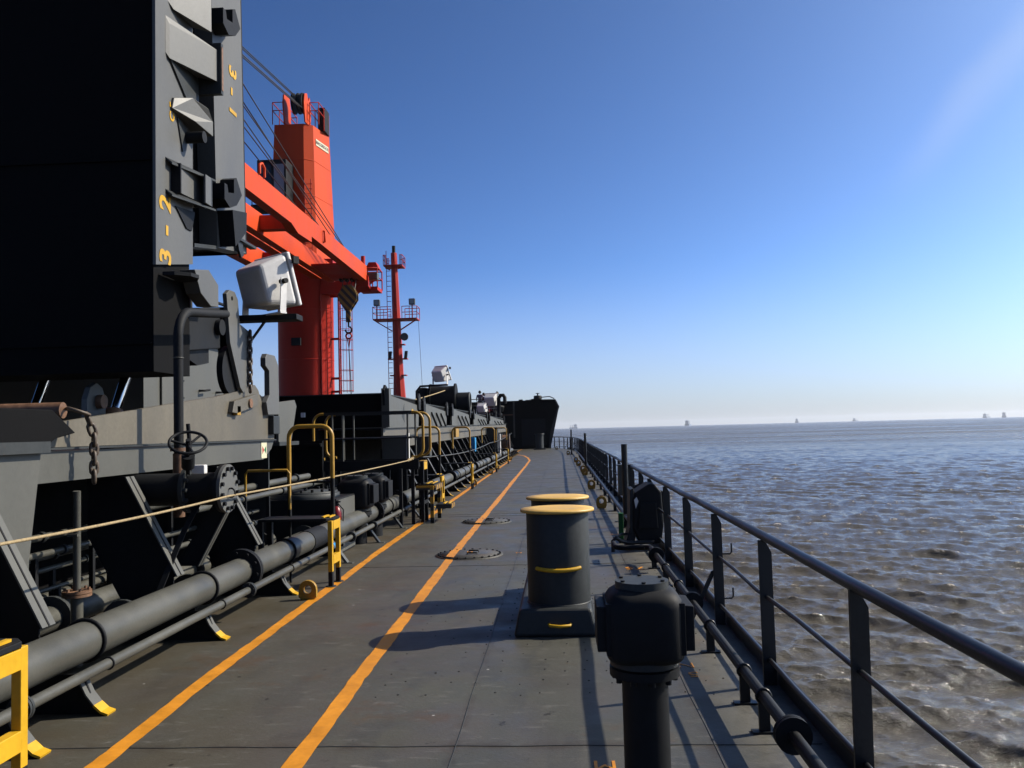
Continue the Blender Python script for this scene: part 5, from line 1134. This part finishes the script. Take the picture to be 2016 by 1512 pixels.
MB().box(-30, -3, 74.15, 90, 3.2, 3.25).build('deck_plate', 'deckgrey', fc)
for x in (-5.4, -3.95): MB().box(x - .06, x + .06, 73.86, 74.0, .3 if x < -5 else 1.0, 4.1).build('fender_post', 'pipe', fc)
MB().box(-5.4, -3.95, 73.93, 74.0, 2.95, 3.03).build('cross_bar', 'ruststeel', fc)
MB().box(-3.3, -1.2, 73.96, 74.0, .3, 2.6).build('door', 'black', fc, .03)
MB().cyl((-5.0, 73.9, 3.35), (-4.9, 73.7, 3.75), .16, 14).build('flood_lamp', 'pipe', fc)
for x, h_ in ((-3.5, .25), (-2.9, .2), (-2.4, .28), (-1.9, .25)): MB().box(x, x + .35, 74.0, 74.4, 4.05, 4.05 + h_).build('fairlead', 'black', fc)
MB().tube([(-1.6, 74.1, 4.15), (-1.55, 74.1, 4.45), (-.8, 74.1, 4.5), (-.4, 74.1, 4.3)], .04, 6).build('bow_rail', 'black', fc)
t = thing('bow_ventilator', 'small dark round ventilator on top of the bow bulwark', 'ventilator', (-1.9, 74.6, 4.1))
MB().lathe([(.36, 4.05), (.36, 4.55), (.3, 4.62)], (-1.85, 74.6), 20).build('body', 'black', t); MB().cyl((-1.85, 74.6, 4.6), (-1.85, 74.6, 4.85), .06, 8).build('spindle', 'black', t); MB().torus((-1.85, 74.6, 4.82), (0, 0, 1), .16, .025, 16, 6).build('wheel', 'black', t)
t = thing('bow_rollers', 'dark round column standing on the deck before the bow bulkhead', 'bollard', (-1.75, 70.5, 0))
MB().lathe([(.33, .1), (.33, 1.25)], (-1.7, 70.5), 24).build('post', 'deckgrey', t); MB().lathe([(.42, 1.25), (.42, 1.3), (.4, 1.31)], (-1.7, 70.5), 24).build('cap', 'deckgrey', t); MB().box(-2.2, -1.2, 70.0, 71.0, 0, .12).build('base', 'deckgrey', t)
t = thing('raised_platform', 'raised dark working platform with rails below the forecastle', 'platform', (-8, 64, 0))
MB().box(-14, -4.55, 61.8, 68, 2.9, 3.02).build('deck_plate', 'black', t)
for x in (-13, -10, -7, -4.7):
    for y in (61.9, 67.9): MB().box(x - .1, x + .1, y - .1, y + .1, 0, 2.9).build('leg', 'black', t)
rr = MB()
for z in (3.5, 3.98): rr.tube([(-14, 61.9, z), (-4.65, 61.9, z), (-4.65, 67.9, z)], .03, 6)
for x in (-13, -11, -9, -7.8, -6.6, -5.6, -4.65): rr.cyl((x, 61.9, 3), (x, 61.9, 3.98), .03, 6)
rr.build('railing', 'black', t)
MB().box(-14, -6.45, 61.85, 61.9, 3.02, 3.9).build('windbreak', 'under', t)
# mooring winch
t = thing('mooring_winch', 'large dark winch drum standing above the forward hatch covers', 'winch', (-6, 46, 2.5))
MB().cyl((-6.9, 46, 3.55), (-5.6, 46, 3.55), .62, 32).build('drum', 'black', t)
for xx in (-7.0, -5.65): MB().cyl((xx, 46, 3.5), (xx + .1, 46, 3.5), .80, 36).build('drum_flange', 'black', t)
MB().cyl((-5.5, 46, 3.25), (-4.85, 46, 3.25), .55, 28).build('warping_head', 'black', t); MB().torus((-4.85, 46, 3.25), (1, 0, 0), .5, .07, 28, 8).build('warping_rim', 'deckgrey', t)
MB().box(-7.6, -7.05, 45.4, 46.6, 2.5, 4.1).build('gear_case', 'black', t, .12, seg=3)
MB().box(-7.7, -4.7, 45.2, 46.8, 2.49, 2.75).build('bed', 'black', t)
MB().tube([(-7.6, 45.2, 2.5), (-7.6, 45.2, 3.9), (-7.4, 45.2, 4.15), (-5.9, 45.2, 4.2)], .06, 8).build('lamp_frame', 'black', t)
o = MB().tube(sag((-6.1, 45.4, 3.9), (-7.35, 38, 3.0), .05), .03, 6).build('mooring_line', 'rope', base=(-6.1, 45, 3.9)); tag(o, 'pale mooring line running off the winch drum', 'rope')
floodlight((-6.3, 45.1, 4.22), 1.45, R(-34), R(26), 'white floodlight on the winch frame left of the bow')
floodlight((-4.95, 61.7, 3.3), 1.6, R(-20), R(24), 'white floodlight beside the black curved post at the bow')
floodlight((-5.35, 58.6, 2.85), 1.1, R(-20), R(24), 'lower white floodlight in front of the seated red figure')
o = MB().box(-4.75, -4.55, 61.5, 61.6, 2.4, 3.1).build('lamp_bracket', 'pipe', base=(-4.65, 61.5, 2.4), bevel=.02); tag(o, 'pale bracket box under the bow floodlight', 'bracket')
o = MB().tube([(-4.35, 61.3, 0), (-4.35, 61.3, 4.0), (-4.2, 61.3, 4.2), (-4.0, 61.3, 4.2), (-3.9, 61.3, 4.05), (-3.9, 61.3, 3.6)], .14, 10).build('gooseneck_vent', 'black', base=(-4.3, 61.3, 0)); tag(o, 'black gooseneck vent pipe in front of the bow bulkhead', 'vent pipe')
t = thing('clutter_rack', 'dark rack of gear between the far hatch cover and the bow', 'rack', (-4.6, 60, 2.1))
for x, y, z0, z1 in ((-5.6, 59.2, 2.1, 3.0), (-5.0, 59.4, 2.1, 2.7), (-4.5, 59.2, 1.2, 2.9)): MB().box(x - .06, x + .06, y - .06, y + .06, z0, z1).build('post', 'black', t)
MB().box(-6, -4.4, 59.1, 59.6, 2.06, 2.12).build('shelf', 'black', t); MB().prism([(-5.2, 2.12), (-4.75, 2.12), (-4.6, 2.6), (-4.9, 2.75)], 'y', 59.2, 59.5).build('casting', 'dgrey', t)

# ================================================================== PEOPLE
def person(loc, label, pose, top, legs, rz):
    t = thing('person', label, 'person', loc, None)
    J = {'pel': (0, 0, .92), 'chest': (0, .02, 1.32), 'neck': (0, .01, 1.47), 'hl': (-.11, 0, .88), 'hr': (.11, 0, .88), 'kl': (-.12, .03, .48), 'kr': (.12, .03, .48), 'fl': (-.13, -.02, .07), 'fr': (.13, -.02, .07),
         'tl': (-.14, .13, .03), 'tr': (.14, .13, .03), 'sl': (-.2, 0, 1.40), 'sr': (.2, 0, 1.40), 'el': (-.26, -.03, 1.12), 'er': (.26, -.03, 1.12), 'wl': (-.25, .06, .88), 'wr': (.25, .06, .88), 'gl': (-.24, .1, .80), 'gr': (.24, .1, .80)}
    hd = Vector((0, .03, 1.63))
    if pose == 'lean':
        J.update(chest=(0, .18, 1.26), neck=(0, .28, 1.38), sl=(-.2, .2, 1.34), sr=(.2, .2, 1.34), el=(-.28, .42, 1.18), er=(.28, .42, 1.18), wl=(-.1, .62, 1.16), wr=(.1, .62, 1.16), gl=(-.03, .66, 1.16), gr=(.03, .66, 1.16)); hd = Vector((0, .36, 1.52))
    if pose == 'sit':
        J.update(pel=(0, 0, .72), hl=(-.11, 0, .70), hr=(.11, 0, .70), kl=(-.13, .42, .70), kr=(.13, .42, .70), fl=(-.13, .45, .22), fr=(.13, .45, .22), tl=(-.13, .58, .18), tr=(.13, .58, .18), chest=(0, -.06, 1.12), neck=(0, -.05, 1.28), sl=(-.2, -.06, 1.2), sr=(.2, -.06, 1.2), el=(-.24, .1, .96), er=(.24, .1, .96), wl=(-.14, .32, .84), wr=(.14, .32, .84), gl=(-.1, .38, .82), gr=(.1, .38, .82)); hd = Vector((0, -.03, 1.44))
    names = list(J); ix = {k: i for i, k in enumerate(names)}
    E_ = [('pel', 'chest'), ('chest', 'neck'), ('pel', 'hl'), ('pel', 'hr'), ('hl', 'kl'), ('kl', 'fl'), ('fl', 'tl'), ('hr', 'kr'), ('kr', 'fr'), ('fr', 'tr'), ('chest', 'sl'), ('chest', 'sr'), ('sl', 'el'), ('el', 'wl'), ('wl', 'gl'), ('sr', 'er'), ('er', 'wr'), ('wr', 'gr')]
    rad = {'pel': .15, 'chest': .165, 'neck': .065, 'hl': .1, 'hr': .1, 'kl': .065, 'kr': .065, 'fl': .045, 'fr': .045, 'tl': .04, 'tr': .04, 'sl': .075, 'sr': .075, 'el': .05, 'er': .05, 'wl': .035, 'wr': .035, 'gl': .04, 'gr': .04}
    Rz = Matrix.Rotation(rz, 4, 'Z')
    me = bpy.data.meshes.new('body'); me.from_pydata([tuple(Rz @ Vector(J[k])) for k in names], [(ix[a], ix[b]) for a, b in E_], []); me.update()
    o = bpy.data.objects.new('body', me); col.objects.link(o); o.parent = t
    sk = o.modifiers.new('skin', 'SKIN'); ss = o.modifiers.new('sub', 'SUBSURF'); ss.levels = ss.render_levels = 1
    for k in names: me.skin_vertices[0].data[ix[k]].radius = (rad[k], rad[k] * (.75 if k in ('chest', 'pel') else 1))
    me.skin_vertices[0].data[ix['pel']].use_root = True
    me.materials.append(MT[top])
    dg = bpy.context.evaluated_depsgraph_get(); m2 = bpy.data.meshes.new_from_object(o.evaluated_get(dg), depsgraph=dg)
    o.modifiers.clear(); o.data = m2; m2.materials.clear()
    for mm in (top, legs, 'skin'): m2.materials.append(MT[mm])
    zw = J['pel'][2] + .02
    for p in m2.polygons:
        c_ = Rz.inverted() @ p.center; p.use_smooth = True
        dw = min((c_ - Vector(J['gl'])).length, (c_ - Vector(J['gr'])).length)
        dn = (c_ - Vector(J['neck'])).length
        p.material_index = 2 if (dw < .07 or dn < .075) else (1 if c_.z < zw and dw > .12 else 0)
    h_ = Rz @ hd; off = Vector(loc)
    hb = MB(); hb.sphere(off + h_, .1, 8, 1.2); f_ = Rz @ Vector((0, 1, 0)); hb.cyl(off + h_ + f_ * .09 + Vector((0, 0, -.01)), off + h_ + f_ * .125 + Vector((0, 0, -.03)), .016, 6); h0 = hb.build('head', 'skin', t)
    r_ = Rz @ Vector((1, 0, 0))
    for sg in (-1, 1): MB().sphere(off + h_ + r_ * sg * .1, .028, 5, 1.2).build('ear', 'skin', h0); MB().sphere(off + h_ + f_ * .092 + r_ * sg * .035 + Vector((0, 0, .02)), .014, 4).build('eye', 'hair', h0)
    MB().sphere(off + h_ - f_ * .02 + Vector((0, 0, .035)), .108, 8, 1.05).build('hair', 'hair', h0)
    return t
person((-6.1, 65.6, 3.02), 'standing person in a grey purple shirt seen from behind near the bow', 'stand', 'shirt', 'dark_cloth', R(-10))
person((-5.72, 65.2, 3.02), 'person in dark red overalls sitting beside the standing person', 'sit', 'boiler', 'boiler', R(-65))
person((-5.08, 65.4, 3.02), 'person in black leaning forward on the platform rail near the bow', 'lean', 'dark_cloth', 'dark_cloth', R(-75))
o = MB().box(-6.0, -5.35, 65.0, 65.5, 3.02, 3.60).build('red_crate', 'boiler', base=(-5.7, 65.2, 3.02), bevel=.02); tag(o, 'dark red crate used as a seat near the bow', 'crate')

# ================================================================== SHIPS ON THE HORIZON
def far_ship(x, y, L_, beam, hh, house, rz, cranes, label):
    t = thing('cargo_ship', label, 'ship', (x, y, WATER), 'ships anchored on the horizon')
    hl = L_ / 2; M_ = Matrix.Translation((x, y, WATER)) @ Matrix.Rotation(rz, 4, 'Z')
    pl_ = [(-beam / 2, -hl), (beam / 2, -hl), (beam / 2, hl * .7), (beam * .3, hl * .9), (0, hl), (-beam * .3, hl * .9), (-beam / 2, hl * .7)]
    MB().prism(pl_, 'z', -1, hh).xform(M_).build('hull', 'shipgrey', t)
    hs = MB().box(-beam * .36, beam * .36, -hl * .95, -hl * .95 + L_ * .12, hh, hh + house).box(-beam * .46, beam * .46, -hl * .93, -hl * .95 + L_ * .1, hh + house, hh + house + 2.5).cyl((0, -hl * .9, hh + house), (0, -hl * .9, hh + house * 1.6), .8, 6).xform(M_).build('deckhouse', 'shipwhite', t)
    MB().box(-2, 2, -hl * .98, -hl * .98 + 5, hh + house * .6, hh + house + 6).xform(M_).build('funnel', 'shipgrey', hs)
    for k in range(cranes):
        yy = -hl * .5 + L_ * .7 * k / max(1, cranes - 1) if cranes > 1 else 0
        MB().box(-1.6, 1.6, yy - 1.6, yy + 1.6, hh, hh + house * .95).flat([(0, yy, hh + house * .6), (0, yy + 22, hh + house * 1.15)], 1.6, 1.2, (1, 0, 0)).xform(M_).build('deck_crane', 'shipgrey', t)
    MB().cyl((0, hl * .85, hh), (0, hl * .85, hh + house * .7), .6, 6).xform(M_).build('foremast', 'shipgrey', t)
    return t
def bearing(px): return (px - 1102) / 1676 * .999
for px, D, L_, b_, hh, ho, rz, nc, lab in (
    (1352, 6000, 180, 30, 13, 20, R(-14), 4, 'clearest far cargo ship with deck cranes, right of the bow'),
    (1128, 7200, 180, 30, 11, 20, R(14), 3, 'pale far ship just right of the bow'),
    (1561, 7000, 130, 24, 13, 15, R(-18), 0, 'small blue grey far ship in the middle of the horizon'),
    (1672, 8300, 180, 28, 10, 13, R(-27), 2, 'faintest far ship on the right half of the horizon'),
    (1918, 7400, 170, 28, 11, 18, R(-36), 3, 'left one of the pair of far ships at the right edge'),
    (1950, 7000, 130, 28, 13, 20, R(-27), 0, 'right one of the pair of far ships at the right edge')):
    a_ = math.atan(bearing(px)); far_ship(D * math.sin(a_), D * math.cos(a_), L_, b_, hh, ho, rz, nc, lab)

# ================================================================== HAZE
hz = bpy.data.materials.new('sea_haze'); hz.use_nodes = True; hn, hl_ = hz.node_tree.nodes, hz.node_tree.links; hn.clear()
hv_ = hn.new('ShaderNodeVolumePrincipled'); hv_.inputs['Color'].default_value = (0.86, 0.91, 1.0, 1); hv_.inputs['Density'].default_value = 0.55e-4; hv_.inputs['Anisotropy'].default_value = 0.3
ho_ = hn.new('ShaderNodeOutputMaterial'); hl_.new(hv_.outputs['Volume'], ho_.inputs['Volume'])
MT['haze'] = hz
o = MB().box(-9800, 9800, -9800, 9800, WATER - 3.0, 60).build('haze', 'haze'); o['kind'] = 'stuff'; o['label'] = 'thin pale sea haze over the water'
